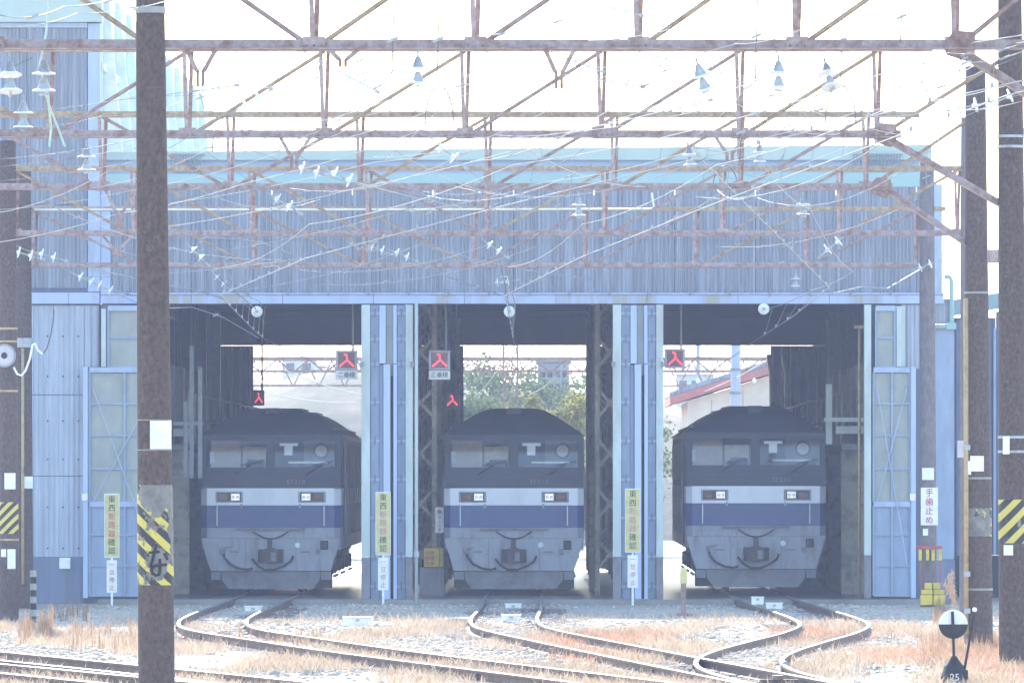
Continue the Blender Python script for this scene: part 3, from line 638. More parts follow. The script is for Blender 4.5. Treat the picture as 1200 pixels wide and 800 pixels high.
# ================================================================== LOCOMOTIVES
def make_loco(label):
    t_ = thing('locomotive', label, 'locomotive', (0, 0, 0), 'locomotives in the shed bays')
    W = 1.43
    def band(z0, z1, name, mat, ex=0):
        pl = [(-W - ex, .34), (-W - ex, .14), (-W + .12, -ex), (W - .12, -ex), (W + ex, .14), (W + ex, .34)]
        return MB().plan(pl, z0, z1).build(name, mat, t_)
    # body shell behind the cab front
    body = MB().box(-W, W, 1.95, 17.4, .92, 3.29).build('body', M['loco_navy'], t_, bevel=.03)
    MB().box(-W - .006, W + .006, .345, 17.38, 1.84, 2.19).build('side_band', M['loco_white'], body)
    MB().box(-W - .006, W + .006, .345, 17.38, 1.38, 1.838).build('side_band', M['loco_blue'], body)
    MB().box(-W - .004, W + .004, .345, 17.38, .93, 1.378).build('side_band', M['loco_grey'], body)
    for k in range(9):
        for s in (-1, 1):
            yk = 3.2 + k * 1.55
            MB().box(s * W - .02, s * W + .02, yk, yk + 1.1, 2.32, 3.1).build('louvre', M['loco_grey_dark'], body)
            MB().box(s * W - .022, s * W + .03, yk - .25, yk - .21, 1.2, 3.2).build('side_rib', M['loco_grey'], body)
    for s in (-1, 1):
        MB().tube([(s * (W + .05), 2.2, 1.3), (s * (W + .05), 2.2, 2.5)], .016, 6).build('grab_rail', M['wire'], body)
        MB().tube([(s * (W + .05), 2.8, 1.3), (s * (W + .05), 2.8, 2.5)], .016, 6).build('grab_rail', M['wire'], body)
        MB().box(s * W - .015, s * W + .015, 2.25, 2.75, 1.0, 3.05).build('cab_door', M['loco_navy'], body)
    # roof
    prof = [(-W, 3.29), (-1.36, 3.345), (-1.12, 3.51), (-.86, 3.68), (-.66, 3.785), (-.5, 3.83), (.5, 3.83), (.66, 3.785), (.86, 3.68), (1.12, 3.51), (1.36, 3.345), (W, 3.29)]
    mb = MB(); n = len(prof)
    front = [(x, .245 + .012 * abs(x) ** 2, 3.29 + .0 * z) for x, z in prof]
    ring1 = [(x, .245 + 1.05 * ((z - 3.29) / .54) ** .8, z) for x, z in prof]; ring2 = [(x, 17.35, z) for x, z in prof]
    mid_ = [(x, .245 + .42 * ((z - 3.29) / .54), 3.29 + (z - 3.29) * .62) for x, z in prof]
    mb.v = front + mid_ + ring1 + ring2
    for a in range(3):
        for i in range(n - 1): mb.f.append((a * n + i, a * n + i + 1, (a + 1) * n + i + 1, (a + 1) * n + i))
    mb.f.append(tuple(3 * n + i for i in range(n)))
    roof = mb.build('roof', M['loco_roof'], t_, smooth=True)
    MB().box(-W - .02, W + .02, .20, 17.4, 3.262, 3.292).build('rain_gutter', M['loco_navy'], roof)
    for s in (-1, 1): MB().tube([(s * 1.30, .9, 3.42), (s * 1.30, 16.5, 3.42)], .025, 6).build('roof_rail', M['interior_grey'], roof)
    for yk, L_ in ((2.6, 2.2), (7.5, 3.0), (12.6, 2.2)):
        MB().box(-.46, .46, yk, yk + L_, 3.74, 3.85).build('roof_hatch', M['loco_roof'], roof, bevel=.02)
    for yk in (5.4, 15.4):                        # folded pantographs
        MB().tube([(-.5, yk, 3.84), (.45, yk + .5, 3.86), (-.4, yk + 1.2, 3.87)], .025, 6).tube([(-.6, yk + .1, 3.83), (-.45, yk + .1, 3.86), (.45, yk + .1, 3.86), (.6, yk + .1, 3.83)], .02, 6).build('pantograph', M['interior_grey'], roof)
    MB().box(-.16, .16, .75, 1.35, 3.70, 3.845).build('horn_cover', M['loco_roof'], roof, bevel=.03)
    # cab front: window surround leaning back
    def lean(z): return (z - 2.19) * .22
    def panel(x0, x1, z0, z1, name, mat, par=t_, dy=0., th=.07):
        y0, y1 = lean(z0) + dy, lean(z1) + dy
        return MB().add([(x0, y0, z0), (x1, y0, z0), (x1, y1, z1), (x0, y1, z1), (x0, y0 + th, z0), (x1, y0 + th, z0), (x1, y1 + th, z1), (x0, y1 + th, z1)],
                        [(0, 1, 2, 3), (7, 6, 5, 4), (1, 5, 6, 2), (4, 0, 3, 7), (3, 2, 6, 7), (4, 5, 1, 0)]).build(name, mat, par)
    surround = panel(-W + .0, W - .0, 2.192, 2.62, 'window_surround', M['loco_navy'])
    panel(-W, W, 3.17, 3.29, 'surround_bar', M['loco_navy'], surround); panel(-W, -1.335, 2.62, 3.17, 'surround_bar', M['loco_navy'], surround)
    panel(1.335, W, 2.62, 3.17, 'surround_bar', M['loco_navy'], surround); panel(-.075, .055, 2.62, 3.17, 'surround_bar', M['loco_navy'], surround, th=.09)
    panel(-W, W, 2.20, 2.24, 'sill_line', M['rubber'], surround, -.012, .01); panel(-W, W, 2.42, 2.45, 'sill_line', M['loco_roof'], surround, -.012, .01)
    for x0, x1 in ((-1.335, -.075), (.055, 1.335)):
        g = panel(x0, x1, 2.62, 3.17, 'windscreen', M['glass'], t_, .03, .004)
        for a, b_ in ((x0, x0 + .025), (x1 - .025, x1)): panel(a, b_, 2.622, 3.168, 'window_seal', M['rubber'], g, -.012, .03)
    for xw, s in ((-.75, 1), (.72, 1)):           # wipers
        wp = MB().tube([(xw, lean(2.5) - .03, 2.47), (xw + .34, lean(2.7) - .035, 2.68)], .012, 5).tube([(xw + .12, lean(2.68) - .035, 2.66), (xw + .56, lean(2.74) - .035, 2.75)], .009, 5).build('wiper', M['rubber'], t_)
    # cab interior
    cab = MB().box(-W + .02, W - .02, 1.25, 1.94, .95, 3.26).build('cab_back_wall', M['cab_dark'], t_)
    MB().box(-1.28, -.66, 1.22, 1.249, 2.3, 3.2).build('cab_panel', M['cream'], cab)
    MB().box(.64, 1.36, 1.22, 1.249, 2.3, 3.2).build('cab_panel', M['interior_grey'], cab)
    MB().box(-W + .02, W - .02, .3, 1.24, 2.3, 2.36).build('cab_desk', M['interior_grey'], cab)
    MB().box(-W, -W + .03, .36, 1.95, .93, 3.28).build('cab_side', M['loco_navy'], cab); MB().box(W - .03, W, .36, 1.95, .93, 3.28).build('cab_side', M['loco_navy'], cab)
    MB().box(-.62, -.12, 1.2, 1.248, 2.3, 3.05).build('cab_cabinet', M['cream'], cab); MB().box(-.56, -.20, 1.18, 1.198, 2.6, 2.72).build('cab_louvre', M['interior'], cab)
    MB().box(.0, .62, 1.18, 1.248, 2.3, 3.2).build('cab_door', M['interior'], cab); MB().box(-1.3, -1.2, 1.2, 1.248, 2.7, 2.95).build('cab_gauge', M['white_plate'], cab)
    MB().lathe([(.16, -.06), (.16, 0)], 18, 'Y', (1.0, 1.25, 2.96)).build('porthole_rim', M['rubber'], cab)
    MB().lathe([(.125, -.02), (.125, 0)], 18, 'Y', (1.0, 1.188, 2.96)).build('porthole', M['white_plate'], cab)
    MB().box(.2, 1.25, .5, 1.0, 2.361, 2.68).build('driver_desk', M['interior'], cab, bevel=.03); MB().box(.35, 1.15, .45, .8, 2.70, 2.74).build('papers', M['white_plate'], cab)
    MB().box(.17, .55, .29, .31, 3.06, 3.115).build('card_rail', M['white_plate'], cab); MB().box(.27, .44, .27, .29, 2.87, 3.058).build('card_holder', M['white_plate'], cab)
    MB().box(-.52, -.14, .62, .72, 2.36, 2.78).build('driver_seat', M['interior'], cab, bevel=.04)
    # bands
    band(1.84, 2.19, 'white_band', M['loco_white'], .006); band(1.38, 1.84 - .002, 'blue_band', M['loco_blue'], .004); band(1.17, 1.378, 'grey_band', M['loco_grey'])
    MB().box(-W + .06, W - .06, -.004, .02, 2.186, 2.196).build('band_edge', M['loco_grey'], t_)
    # lamps
    for s in (-1, 1):
        hl = MB().plan([(s * .85 - .285, -.022), (s * .85 + .285, -.022), (s * .85 + .285, .02), (s * .85 - .285, .02)], 1.895, 2.125).build('lamp_housing', M['loco_grey'], t_, bevel=.03)
        MB().box(s * .85 - .24, s * .85 + .24, -.03, -.018, 1.925, 2.095).build('lamp_recess', M['rubber'], hl, bevel=.02)
        MB().box(s * .85 - s * .125 - .095, s * .85 - s * .125 + .095, -.045, -.028, 1.935, 2.085).build('headlight', M['chrome'], hl, bevel=.02)
        for q in (-1, 1): MB().lathe([(.03, -.052), (.03, -.044)], 12, 'Y', (s * .85 - s * .125 + q * .045, 0, 2.01)).build('headlight_bulb', M['white_plate'], hl)
        MB().box(s * .85 + s * .12 - .10, s * .85 + s * .12 + .10, -.042, -.028, 1.945, 2.075).build('tail_light', M['tail_red'], hl, bevel=.02)
        MB().tube([(s * 1.10, -.045, 1.42), (s * 1.10, -.06, 1.46), (s * 1.10, -.06, 1.78), (s * 1.10, -.045, 1.82)], .013, 6).build('grab_rail', M['loco_white'], t_)
        MB().box(s * .60 - .02, s * .60 + .02, -.05, .0, 1.79, 1.87).build('lamp_bracket', M['loco_grey'], t_)
    # skirt with its lower corners drawn in
    sk = MB().prism([(-W, 1.168), (-1.40, 1.02), (-1.235, .49), (1.235, .49), (1.40, 1.02), (W, 1.168)], .0, .5).build('skirt', M['loco_grey'], t_, bevel=.012)
    for x in (-.52, .52): MB().box(x - .006, x + .006, -.006, .002, .5, 1.16).build('skirt_seam', M['loco_grey_dark'], sk)
    for x in (-.75, .70): MB().box(x - .09, x + .09, -.035, -.002, .87, .90).build('handhold', M['loco_grey_dark'], sk)
    MB().box(-.70, .70, -.10, .0, 1.335, 1.372).build('step_plate', M['loco_grey_dark'], t_)
    for k in range(2): MB().lathe([(.16, -.012 - .002 * k), (.16, -.002)], 14, 'Y', (-.0 + .0 * k, 0, 1.27)).v
    MB().prism([(-.42, 1.33), (-.20, 1.18), (.20, 1.18), (.42, 1.33)], -.03, .0).build('jumper_plate', M['loco_grey'], t_)
    MB().tube([(-.36 + .072 * k, -.05, 1.30 - .15 * math.sin(math.pi * k / 10)) for k in range(11)], .016, 6).build('jumper_cable', M['rubber'], t_, smooth=True)
    # coupler
    cp = MB().box(-.26, .26, -.12, .1, .66, .94).build('coupler_pocket', M['coupler'], t_, bevel=.02)
    MB().prism([(-.16, .66), (.05, .64), (.17, .72), (.17, .92), (.02, .99), (-.14, .94)], -.42, -.12).build('coupler_head', M['coupler'], cp, bevel=.02)
    MB().box(-.06, .04, -.36, -.3, .95, 1.14).build('coupler_lever', M['coupler'], cp); MB().box(.02, .12, -.44, -.42, .70, .88).build('knuckle', M['loco_grey_dark'], cp)
    MB().tube([(-.8, -.05, 1.0), (-1.0, -.05, .96), (-1.02, -.05, .9)], .02, 6).build('air_pipe', M['loco_grey'], t_)
    for s in (-1, 1):                             # air hoses
        pts = [(s * .97, -.03, .90), (s * .95, -.07, .78), (s * .84, -.10, .64), (s * .66, -.11, .55), (s * .48, -.10, .52), (s * .36, -.09, .55)] if s < 0 else [(.46, -.03, .80), (.42, -.08, .70), (.28, -.12, .60), (.08, -.12, .52), (-.12, -.11, .52), (-.26, -.1, .60), (-.38, -.06, .74)]
        MB().tube(pts, .024, 7).build('air_hose', M['rubber'], t_, smooth=True)
        MB().box(s * .97 - .035, s * .97 + .035, -.07, .0, .84, .94).build('hose_cock', M['loco_grey_dark'], t_, bevel=.01)
    MB().box(1.02, 1.18, -.05, .0, .93, 1.12).build('socket_box', M['rubber'], t_, bevel=.02)
    MB().lathe([(.045, -.03), (.06, -.02), (.06, 0)], 14, 'Y', (.55, 0, 1.02)).build('gauge_cap', M['loco_white'], t_)
    # pilot / snowplough and steps
    MB().prism([(-1.02, .484), (-1.0, .30), (-.86, .12), (.86, .12), (1.0, .30), (1.02, .484)], .06, .16).build('rail_guard', M['loco_grey_dark'], t_)
    MB().box(-1.24, 1.24, .45, .9, .13, .95).build('front_apron', M['under'], t_)
    for s in (-1, 1): MB().box(s * 1.13 - .1, s * 1.13 + .1, .05, .35, .31, .478).build('foot_step', M['loco_grey_dark'], t_)
    MB().prism([(-.1, .16), (0, .24), (.1, .16)], .09, .099).build('guard_mark', M['loco_grey'], t_)
    # bogies
    for yk in (3.0, 8.7, 14.4):
        bg_ = MB().box(-1.15, 1.15, yk - 1.7, yk + 1.7, .45, .80).build('bogie', M['under'], t_, bevel=.03)
        for dy in (-1.2, 1.2):
            for s in (-1, 1):
                MB().lathe([(.10, -.06), (.50, -.06), (.53, -.03), (.53, .0), (.56, .03), (.56, .045), (.1, .045)], 26, 'X', (s * .56, yk + dy, .56)).build('wheel', M['under'], bg_)
                MB().box(s * 1.16 - .08, s * 1.16 + .08, yk + dy - .2, yk + dy + .2, .40, .70).build('axle_box', M['under'], bg_, bevel=.02)
        for s in (-1, 1): MB().tube([(s * 1.25, yk - 1.2, .36), (s * 1.25, yk + 1.2, .36)], .03, 6).build('brake_rod', M['loco_grey_dark'], bg_)
    MB().box(-1.2, 1.2, .5, 17.0, .80, .92).build('underframe', M['under'], t_)
    text("EF210", .135, M['text_grey'], t_, .52, lean(2.28) - .016, 2.32, name='number_lettering', squash=1.15)
    return t_
LOCO_Y = 153.4
lab = ['blue and white electric locomotive in the bay behind the striped yellow pole', 'blue and white electric locomotive in the middle bay of the shed', 'blue and white electric locomotive in the bay beside the red-lettered post']
l0 = make_loco(lab[1]); l0.location = (-.75, LOCO_Y, 0.0)
c = copy_tree(l0, None, (-5.75, LOCO_Y, 0.0)); c["label"] = lab[0]
c = copy_tree(l0, None, (4.22, LOCO_Y - .3, 0.045)); c["label"] = lab[2]

# ================================================================== RED SIGNALS AND LAMPS
def red_signal(label, px, py, Y, wpx, hpx, plate, frame=True, hang=None, group=None):
    s = Y / K; x, z = PX(px, Y), PZ(py, Y); w_, h_ = wpx * s, hpx * s
    tt = thing('light_signal', label, 'signal', (x, Y, z), group)
    hs = MB().box(x - w_ / 2, x + w_ / 2, Y, Y + .18, z - h_ / 2, z + h_ / 2).build('housing', M['housing_grey'] if frame else M['lamp_off'], tt, bevel=.01)
    MB().box(x - w_ * .39, x + w_ * .39, Y - .006, Y + .0, z - h_ * .39, z + h_ * .39).build('display', M['lamp_off'], tt)
    g = MB()
    def q(a, b_): return (x + a * w_, Y - .014, z + b_ * h_)
    MB().bar(q(-.12, .30), q(.02, .28), w_ * .06, .008, (0, 1, 0)).bar(q(.0, .31), q(.03, .0), w_ * .06, .008, (0, 1, 0)).bar(q(.03, .02), q(-.33, -.32), w_ * .065, .008, (0, 1, 0)).bar(q(.03, .02), q(.35, -.32), w_ * .065, .008, (0, 1, 0)).build('red_symbol', M['led'], tt)
    if frame: MB().box(x - w_ * .5, x + w_ * .5, Y - .06, Y, z + h_ * .47, z + h_ * .5).build('visor', M['housing_grey'], tt)
    if plate:
        pl = MB().box(x - w_ / 2, x + w_ / 2, Y, Y + .03, z - h_ / 2 - .19, z - h_ / 2 - .01).build('number_plate', M['white_plate'], tt)
        for k, ch in enumerate(plate): text(ch, .12, M['ink_dark'], tt, (-.27 + .27 * k) * w_, -.004, -h_ / 2 - .10, name='lettering')
    top = 6.6 if hang is None else hang
    MB().tube([(x + w_ * .3, Y + .1, z + h_ / 2), (x + w_ * .3, Y + .1, top)], .022, 6).build('hanger', M['interior_grey'], tt)
    return tt
red_signal('lit red signal with white plate beside the left locomotive bay edge', 406, 422, 151.2, 25, 23, "二番線")
red_signal('lit red signal with white plate over the middle bay edge', 515, 422, 151.2, 25, 23, "三番線")
red_signal('lit red signal without a plate beside the right locomotive', 791, 420, 151.2, 24, 23, "")
red_signal('small unframed lit red signal low beside the middle locomotive roof', 530, 469, 162, 17, 17, "", False)
red_signal('small lit red signal above the roof of the left locomotive', 303, 466, 170, 13, 18, "", False)
for px, py, lb in ((301, 365, 'round white insulator disc at the lintel over the left bay'), (597, 365, 'round white insulator disc at the lintel over the middle bay'), (895, 362, 'round white insulator disc at the lintel over the right bay')):
    Y = FY - .35; tt = thing('lintel_insulator', lb, 'insulator', (PX(px, Y), Y, PZ(py, Y)))
    MB().lathe([(.05, -.03), (.11, -.02), (.115, 0), (.09, .06), (.1, .14), (.06, .2)], 20, 'Y', (PX(px, Y), Y, PZ(py, Y))).build('disc', M['porcelain'], tt, smooth=True)
    MB().lathe([(.035, -.07), (.035, -.03)], 12, 'Y', (PX(px, Y), Y, PZ(py, Y))).build('cap', M['cap_metal'], tt)
    MB().tube([(PX(px, Y), Y + .2, PZ(py, Y)), (PX(px, Y), Y + .45, PZ(py, Y) + .03)], .02, 6).build('stem', M['cap_metal'], tt)

# ================================================================== STOP SIGNS
def stop_sign(px, py0, py1, lb, faded, Y=148.4):
    x = PX(px, Y); tt = thing('warning_sign', lb, 'sign', (x, Y, gz(x, Y)), 'yellow upright signs before the shed doors')
    z0, z1 = PZ(py1, Y), PZ(py0, Y); s = Y / K
    MB().box(x - 8.3 * s, x + 8.3 * s, Y, Y + .015, z0, z1).build('yellow_board', M['sign_yellow'], tt)
    fr = MB()
    for a, b_, c_, d_ in ((-8.9, 8.9, 0, 1.2), ): pass
    for xa, xb, za, zb in ((x - 8.9 * s, x + 8.9 * s, z1, z1 + .015), (x - 8.9 * s, x + 8.9 * s, z0 - .015, z0), (x - 8.9 * s, x - 8.3 * s, z0, z1), (x + 8.3 * s, x + 8.9 * s, z0, z1)):
        MB().box(xa, xb, Y - .008, Y + .02, za, zb).build('frame_edge', M['white_trim'], tt)
    red = M['ink_pink'] if faded else M['ink_red']
    st = (z1 - z0) / 7.25; zr = gz(x, Y)
    column_text("東西断路器確認", .152, st, 0, -.004, z1 - st * .62 - zr, tt, [M['ink_dark']] * 2 + [red] * 3 + [M['ink_dark']] * 2)
    w1 = z0 - 4 * s; w0 = w1 - 38 * s
    MB().box(x - 6 * s, x + 6 * s, Y - .002, Y + .013, w0, w1).build('white_board', M['white_plate'], tt)
    st = (w1 - w0) / 4.2; column_text("一旦停止", .118, st, 0, -.006, w1 - st * .6 - zr, tt, M['ink_pink'] if faded else M['ink_red'])
    MB().box(x - .022, x + .022, Y + .016, Y + .05, zr - .1, z1 - .05).build('post', M['white_plate'], tt)
stop_sign(131, 579, 652, 'yellow upright warning sign in front of the pale corrugated wall side door', False)
stop_sign(449, 577, 649, 'faded yellow upright warning sign before the folded doors by the thin grey pipe', True)
stop_sign(741.5, 573, 646, 'faded yellow upright warning sign before the folded doors right of the middle locomotive', True)
gp = thing('conduit_pipe', 'thin pale grey vertical pipe standing beside the folded doors', 'pipe', (PX(488, 149), 149, -.13))
MB().tube([(PX(488, 149), 149, -.13), (PX(488, 149), 149, ZL)], .035, 8).build('pipe', M['pale_strip'], gp, smooth=True); MB().tube([(PX(488, 149), 149, PZ(652, 149)), (PX(488, 149), 149, PZ(646, 149))], .055, 8).build('coupling', M['housing_grey'], gp)
bp = thing('conduit_pipe', 'thin rusty orange vertical pipe beside the glazed door leaf', 'pipe', (PX(1007, 150.6), 150.6, -.02))
MB().tube([(PX(1007, 150.6), 150.6, -.02), (PX(1007, 150.6), 150.6, PZ(383, 150.6))], .03, 8).build('pipe', M['tan_pipe'], bp, smooth=True); MB().box(PX(1001, 150.6), PX(1012, 150.6), 150.55, 150.65, PZ(385, 150.6), PZ(381, 150.6)).build('arm', M['tan_pipe'], bp)

# ================================================================== POLES
def pole(name, lb, px_base, px_top, py_top, Y, d0, d1, mat, cat='pole', group=None):
    xb = PX(px_base, Y); xt = PX(px_top, Y); zt = PZ(py_top, Y); zb = gz(xb, Y) - .3
    tt = thing(name, lb, cat, (xb, Y, gz(xb, Y)), group); n = 12; pts = []; mb = MB(); N = 24
    for i in range(n):
        f_ = i / (n - 1); x, z, r = xb + (xt - xb) * f_, zb + (zt - zb) * f_, (d0 + (d1 - d0) * f_) / 2
        for k in range(N):
            an = 2 * math.pi * k / N; mb.v.append((x + r * math.cos(an), Y + r * math.sin(an), z))
    for i in range(n - 1):
        for k in range(N): k2 = (k + 1) % N; mb.f.append((i * N + k, i * N + k2, (i + 1) * N + k2, (i + 1) * N + k))
    mb.f.append(tuple(range((n - 1) * N, n * N)))
    mb.build('shaft', mat, tt, smooth=True)
    def at(py):
        z = PZ(py, Y); f_ = (z - zb) / (zt - zb); return xb + (xt - xb) * f_, z, (d0 + (d1 - d0) * f_) / 2
    return tt, at
def ring(tt, at, py0, py1, Y, name, mat, ex=.006):
    xa, za, ra = at(py0); xb, zb, rb = at(py1); mb = MB(); N = 28
    for x, z, r in ((xa, za, ra + ex), (xb, zb, rb + ex)):
        for k in range(N): an = 2 * math.pi * k / N; mb.v.append((x + r * math.cos(an), Y + r * math.sin(an), z))
    mb.f = [(k, (k + 1) % N, N + (k + 1) % N, N + k) for k in range(N)] + [tuple(range(N, 2 * N)), tuple(reversed(range(N)))]
    return mb.build(name, mat, tt, smooth=False)
def plate(tt, at, px0, px1, py0, py1, Y, name='white_plate', mat=None):
    x, z, r = at((py0 + py1) / 2); y = Y - r - .012
    return MB().box(PX(px0, Y), PX(px1, Y), y - .008, y, PZ(py1, Y), PZ(py0, Y)).build(name, mat or M['white_plate'], tt)

Y0 = 72.6
tt, at = pole('striped_pole', 'thick dark pole with torn yellow and black tape and overlaid kana', 184.5, 175.5, -60, Y0, .368, .276, M['pole'])
hz = ring(tt, at, 685, 568, Y0, 'hazard_wrap', hazard('hazard_tape_torn', .95, .095, .525, 6.4, ((.04, 1.77, .13, .21), (-.02, 2.46, .22, .24), (.17, 2.02, .08, .32))), .004)
ring(tt, at, 16, 8.5, Y0, 'clamp_band', M['wire'], .008); plate(tt, at, 177, 202, 493, 526, Y0)
for py in (492, 527): ring(tt, at, py + .6, py - .6, Y0, 'tie_wire', M['wire'], .004)
MB().tube([(at(9)[0] - at(9)[2] - .06, Y0, at(9)[1]), (at(9)[0] - at(9)[2], Y0, at(9)[1])], .012, 6).build('clamp_bolt', M['cap_metal'], tt)
# kana overlaid on the pole, not its own lettering: four strokes following its curve
def on_pole(at, px, py, Y, ex=.010):
    x0, z, r = at(py); x = PX(px, Y); dx = max(-r * .98, min(r * .98, x - x0)); return (x, Y - math.sqrt(r * r - dx * dx) - ex, z)
ch = None
for st in ([(184.5, 637), (182, 648), (179, 658), (177, 664)], [(175.5, 647), (181, 646.5), (188, 646)], [(193.5, 648), (196, 652), (197, 655)],
           [(188.5, 654), (188.7, 662), (188.5, 669), (187.5, 672.5), (184, 673.5), (179.5, 671), (178.5, 667), (180, 663.5), (185, 661.8), (196, 661)]):
    MB().tube([on_pole(at, a, b_, Y0) for a, b_ in st], .0145, 6).build('kana_stroke', M['black'], tt)

hzm = hazard('hazard_tape', -1.0, .11, .62, 5.1); hzm2 = hazard('hazard_tape_worn', 1.0, .12, .47, 9.2); hzm3 = hazard('hazard_tape_faded', -1.0, .09, .60, 1.7)
YA, YB, YC, YD = 95.0, 110.0, 130.7, 146.0
tt, at = pole('gantry_pole', 'brown pole with bold yellow chevron tape at the grassy edge of the yard', 1189, 1183, -60, YA, .40, .30, M['pole'])
ring(tt, at, 636, 585, YA, 'hazard_wrap', hzm, .004); plate(tt, at, 1174, 1182, 511, 532, YA); plate(tt, at, 1175, 1186, 638, 650, YA)
for py in (160, 172, 512, 529): ring(tt, at, py + 1.5, py - 1.5, YA, 'clamp_band', M['cap_metal'], .01)
tt, at = pole('gantry_pole', 'brown pole with a tan pipe strapped on and worn tape', 1147, 1143, 78, YB, .43, .30, M['pole'])
ring(tt, at, 628, 595, YB, 'hazard_wrap', hzm2, .004); plate(tt, at, 1136, 1152, 534, 552, YB); plate(tt, at, 1130, 1137, 540, 556, YB)
for py in (690, 343, 560): ring(tt, at, py + 1.2, py - 1.2, YB, 'strap', M['wire'], .008)
MB().tube([(PX(1131.5, YB), YB - .2, PZ(742, YB)), (PX(1131, YB), YB - .2, PZ(350, YB))], .034, 8).build('conduit', M['tan_pipe'], tt, smooth=True)
for py in (524, 672, 715): MB().box(PX(1129, YB), PX(1136, YB), YB - .25, YB - .15, PZ(py + 3, YB), PZ(py - 3, YB)).build('conduit_bracket', M['cap_metal'], tt)
plate(tt, at, 1121, 1128.5, 516, 536, YB, 'meter_box', M['housing_grey'])
tt, at = pole('gantry_pole', 'slim dark pole hidden behind the pole with the tan pipe', 1134, 1134, 138, YC, .30, .24, M['pole_grey'])
tt, at = pole('gantry_post', 'dark post with red-lettered sign and yellow blocks at its foot', 1088, 1086, 190, YD, .34, .29, M['pole_grey'])
plate(tt, at, 1080, 1094, 548, 562, YD); plate(tt, at, 1081, 1087, 619, 627, YD)
sg = plate(tt, at, 1078.5, 1098.5, 571, 615, YD, 'sign_board')
zb_ = gz(PX(1088, YD), YD)
column_text("手歯止め", .165, .178, PX(1088.5, YD) - PX(1088, YD), -.195, PZ(577.5, YD) - zb_, tt, M['magenta'])
ba = MB().box(PX(1073, YD), PX(1103, YD), YD - .32, YD - .28, PZ(643, YD), PZ(639, YD)).build('red_rail', M['red_paint'], tt)
for px in (1077.5, 1086, 1092.5, 1101): MB().box(PX(px - 1.8, YD), PX(px + 1.8, YD), YD - .34, YD - .27, PZ(656, YD), PZ(643.3, YD)).build('yellow_tag', M['yellow'], tt)
MB().box(PX(1099.5, YD), PX(1101.5, YD), YD - .31, YD - .28, PZ(700, YD), PZ(656, YD)).build('red_leg', M['red_paint'], tt); MB().box(PX(1076.5, YD), PX(1078, YD), YD - .31, YD - .28, PZ(700, YD), PZ(656, YD)).build('red_leg', M['red_paint'], tt)
for k, (a, b_, p0, p1) in enumerate(((1077, 1106, 708, 696), (1078, 1105, 695.6, 690), (1082, 1100, 689.6, 682))):
    bl = thing('wheel_chock', ['wide yellow block at the bottom of the stack below the red-lettered post', 'middle yellow block of the stack below the red-lettered post', 'small top yellow block of the stack below the red-lettered post'][k], 'block', (PX((a + b_) / 2, YD), YD - .5, PZ(p0, YD)))
    MB().box(PX(a, YD), PX((a + b_) / 2, YD) - .008, YD - .62, YD - .35, PZ(p0, YD), PZ(p1, YD)).build('block_half', M['yellow'], bl, bevel=.015)
    MB().box(PX((a + b_) / 2, YD) + .008, PX(b_, YD), YD - .62, YD - .35, PZ(p0, YD), PZ(p1, YD)).build('block_half', M['yellow'], bl, bevel=.015)
tt, at = pole('gantry_pole', 'brown pole with horn loudspeaker and chevron tape by the junction box', 11, 9, 165, YC, .34, .29, M['pole'])
ring(tt, at, 625, 588, YC, 'hazard_wrap', hzm3, .004); plate(tt, at, 6, 19, 554, 573, YC); plate(tt, at, 9.5, 19, 643, 666, YC); plate(tt, at, 2, 8, 643, 652, YC)
for py in (385, 400, 458, 632): ring(tt, at, py + 1.2, py - 1.2, YC, 'strap', M['tan_pipe'], .008)
tt, at = pole('gantry_pole', 'brown pole with a tan conduit beside the horn loudspeaker pole', 29.5, 28, 200, YD, .32, .28, M['pole'])
plate(tt, at, 26, 39, 558, 572, YD); MB().tube([(PX(27.5, YD), YD - .2, PZ(684, YD)), (PX(27.5, YD), YD - .2, PZ(408, YD))], .03, 8).build('conduit', M['tan_pipe'], tt, smooth=True)
ring(tt, at, 407, 396, YD, 'bracket', M['cap_metal'], .02)
hs = thing('horn_loudspeaker', 'grey horn loudspeaker strapped to the pole beside the white cable', 'loudspeaker', (PX(7, YC), YC - .35, PZ(417, YC)))
hp = (PX(7, YC), YC - .4, PZ(417, YC))
MB().lathe([(.20, 0), (.205, -.01), (.19, .0), (.12, .12), (.07, .22), (.06, .34)], 24, 'Y', hp).build('horn', M['horn_grey'], hs, smooth=True)
MB().lathe([(.02, -.03), (.055, -.02), (.06, .08)], 16, 'Y', hp).build('reflex_cone', M['rubber'], hs, smooth=True); MB().lathe([(.17, -.012), (.17, -.004)], 24, 'Y', hp).build('horn_throat', M['housing_grey'], hs)
cb = thing('white_cable', 'white cable looping between the horn loudspeaker and the next pole', 'cable', (PX(25, YC), YC - .3, PZ(420, YC)))
MB().tube([P3(a, b_, YC - .3) for a, b_ in ((16, 430), (20, 438), (25, 440), (30, 434), (35, 420), (38, 404), (41, 402), (44, 410), (50, 415))], .02, 7).build('cable', M['porcelain'], cb, smooth=True)
MB().tube([P3(a, b_, 147) for a, b_ in ((50, 415), (55, 408), (60, 390), (63, 370), (63, 362))], .014, 6).build('cable_tail', M['wire_dark'], cb, smooth=True)
bo = thing('striped_bollard', 'short black and yellow striped post at the foot of the left poles', 'bollard', (PX(39, 131), 131, -.13))
bx0 = PX(39, 131)
for k in range(8): MB().tube([(bx0, 131, -.13 + k * .115), (bx0, 131, -.13 + (k + 1) * .115 - .002)], .055, 12).build('stripe', M['fibreglass'] if k % 2 else M['rubber'], bo)
sp_ = thing('marker_post', 'short rusty marker post with yellow top between the tracks', 'post', (PX(801, 136), 136, -.13))
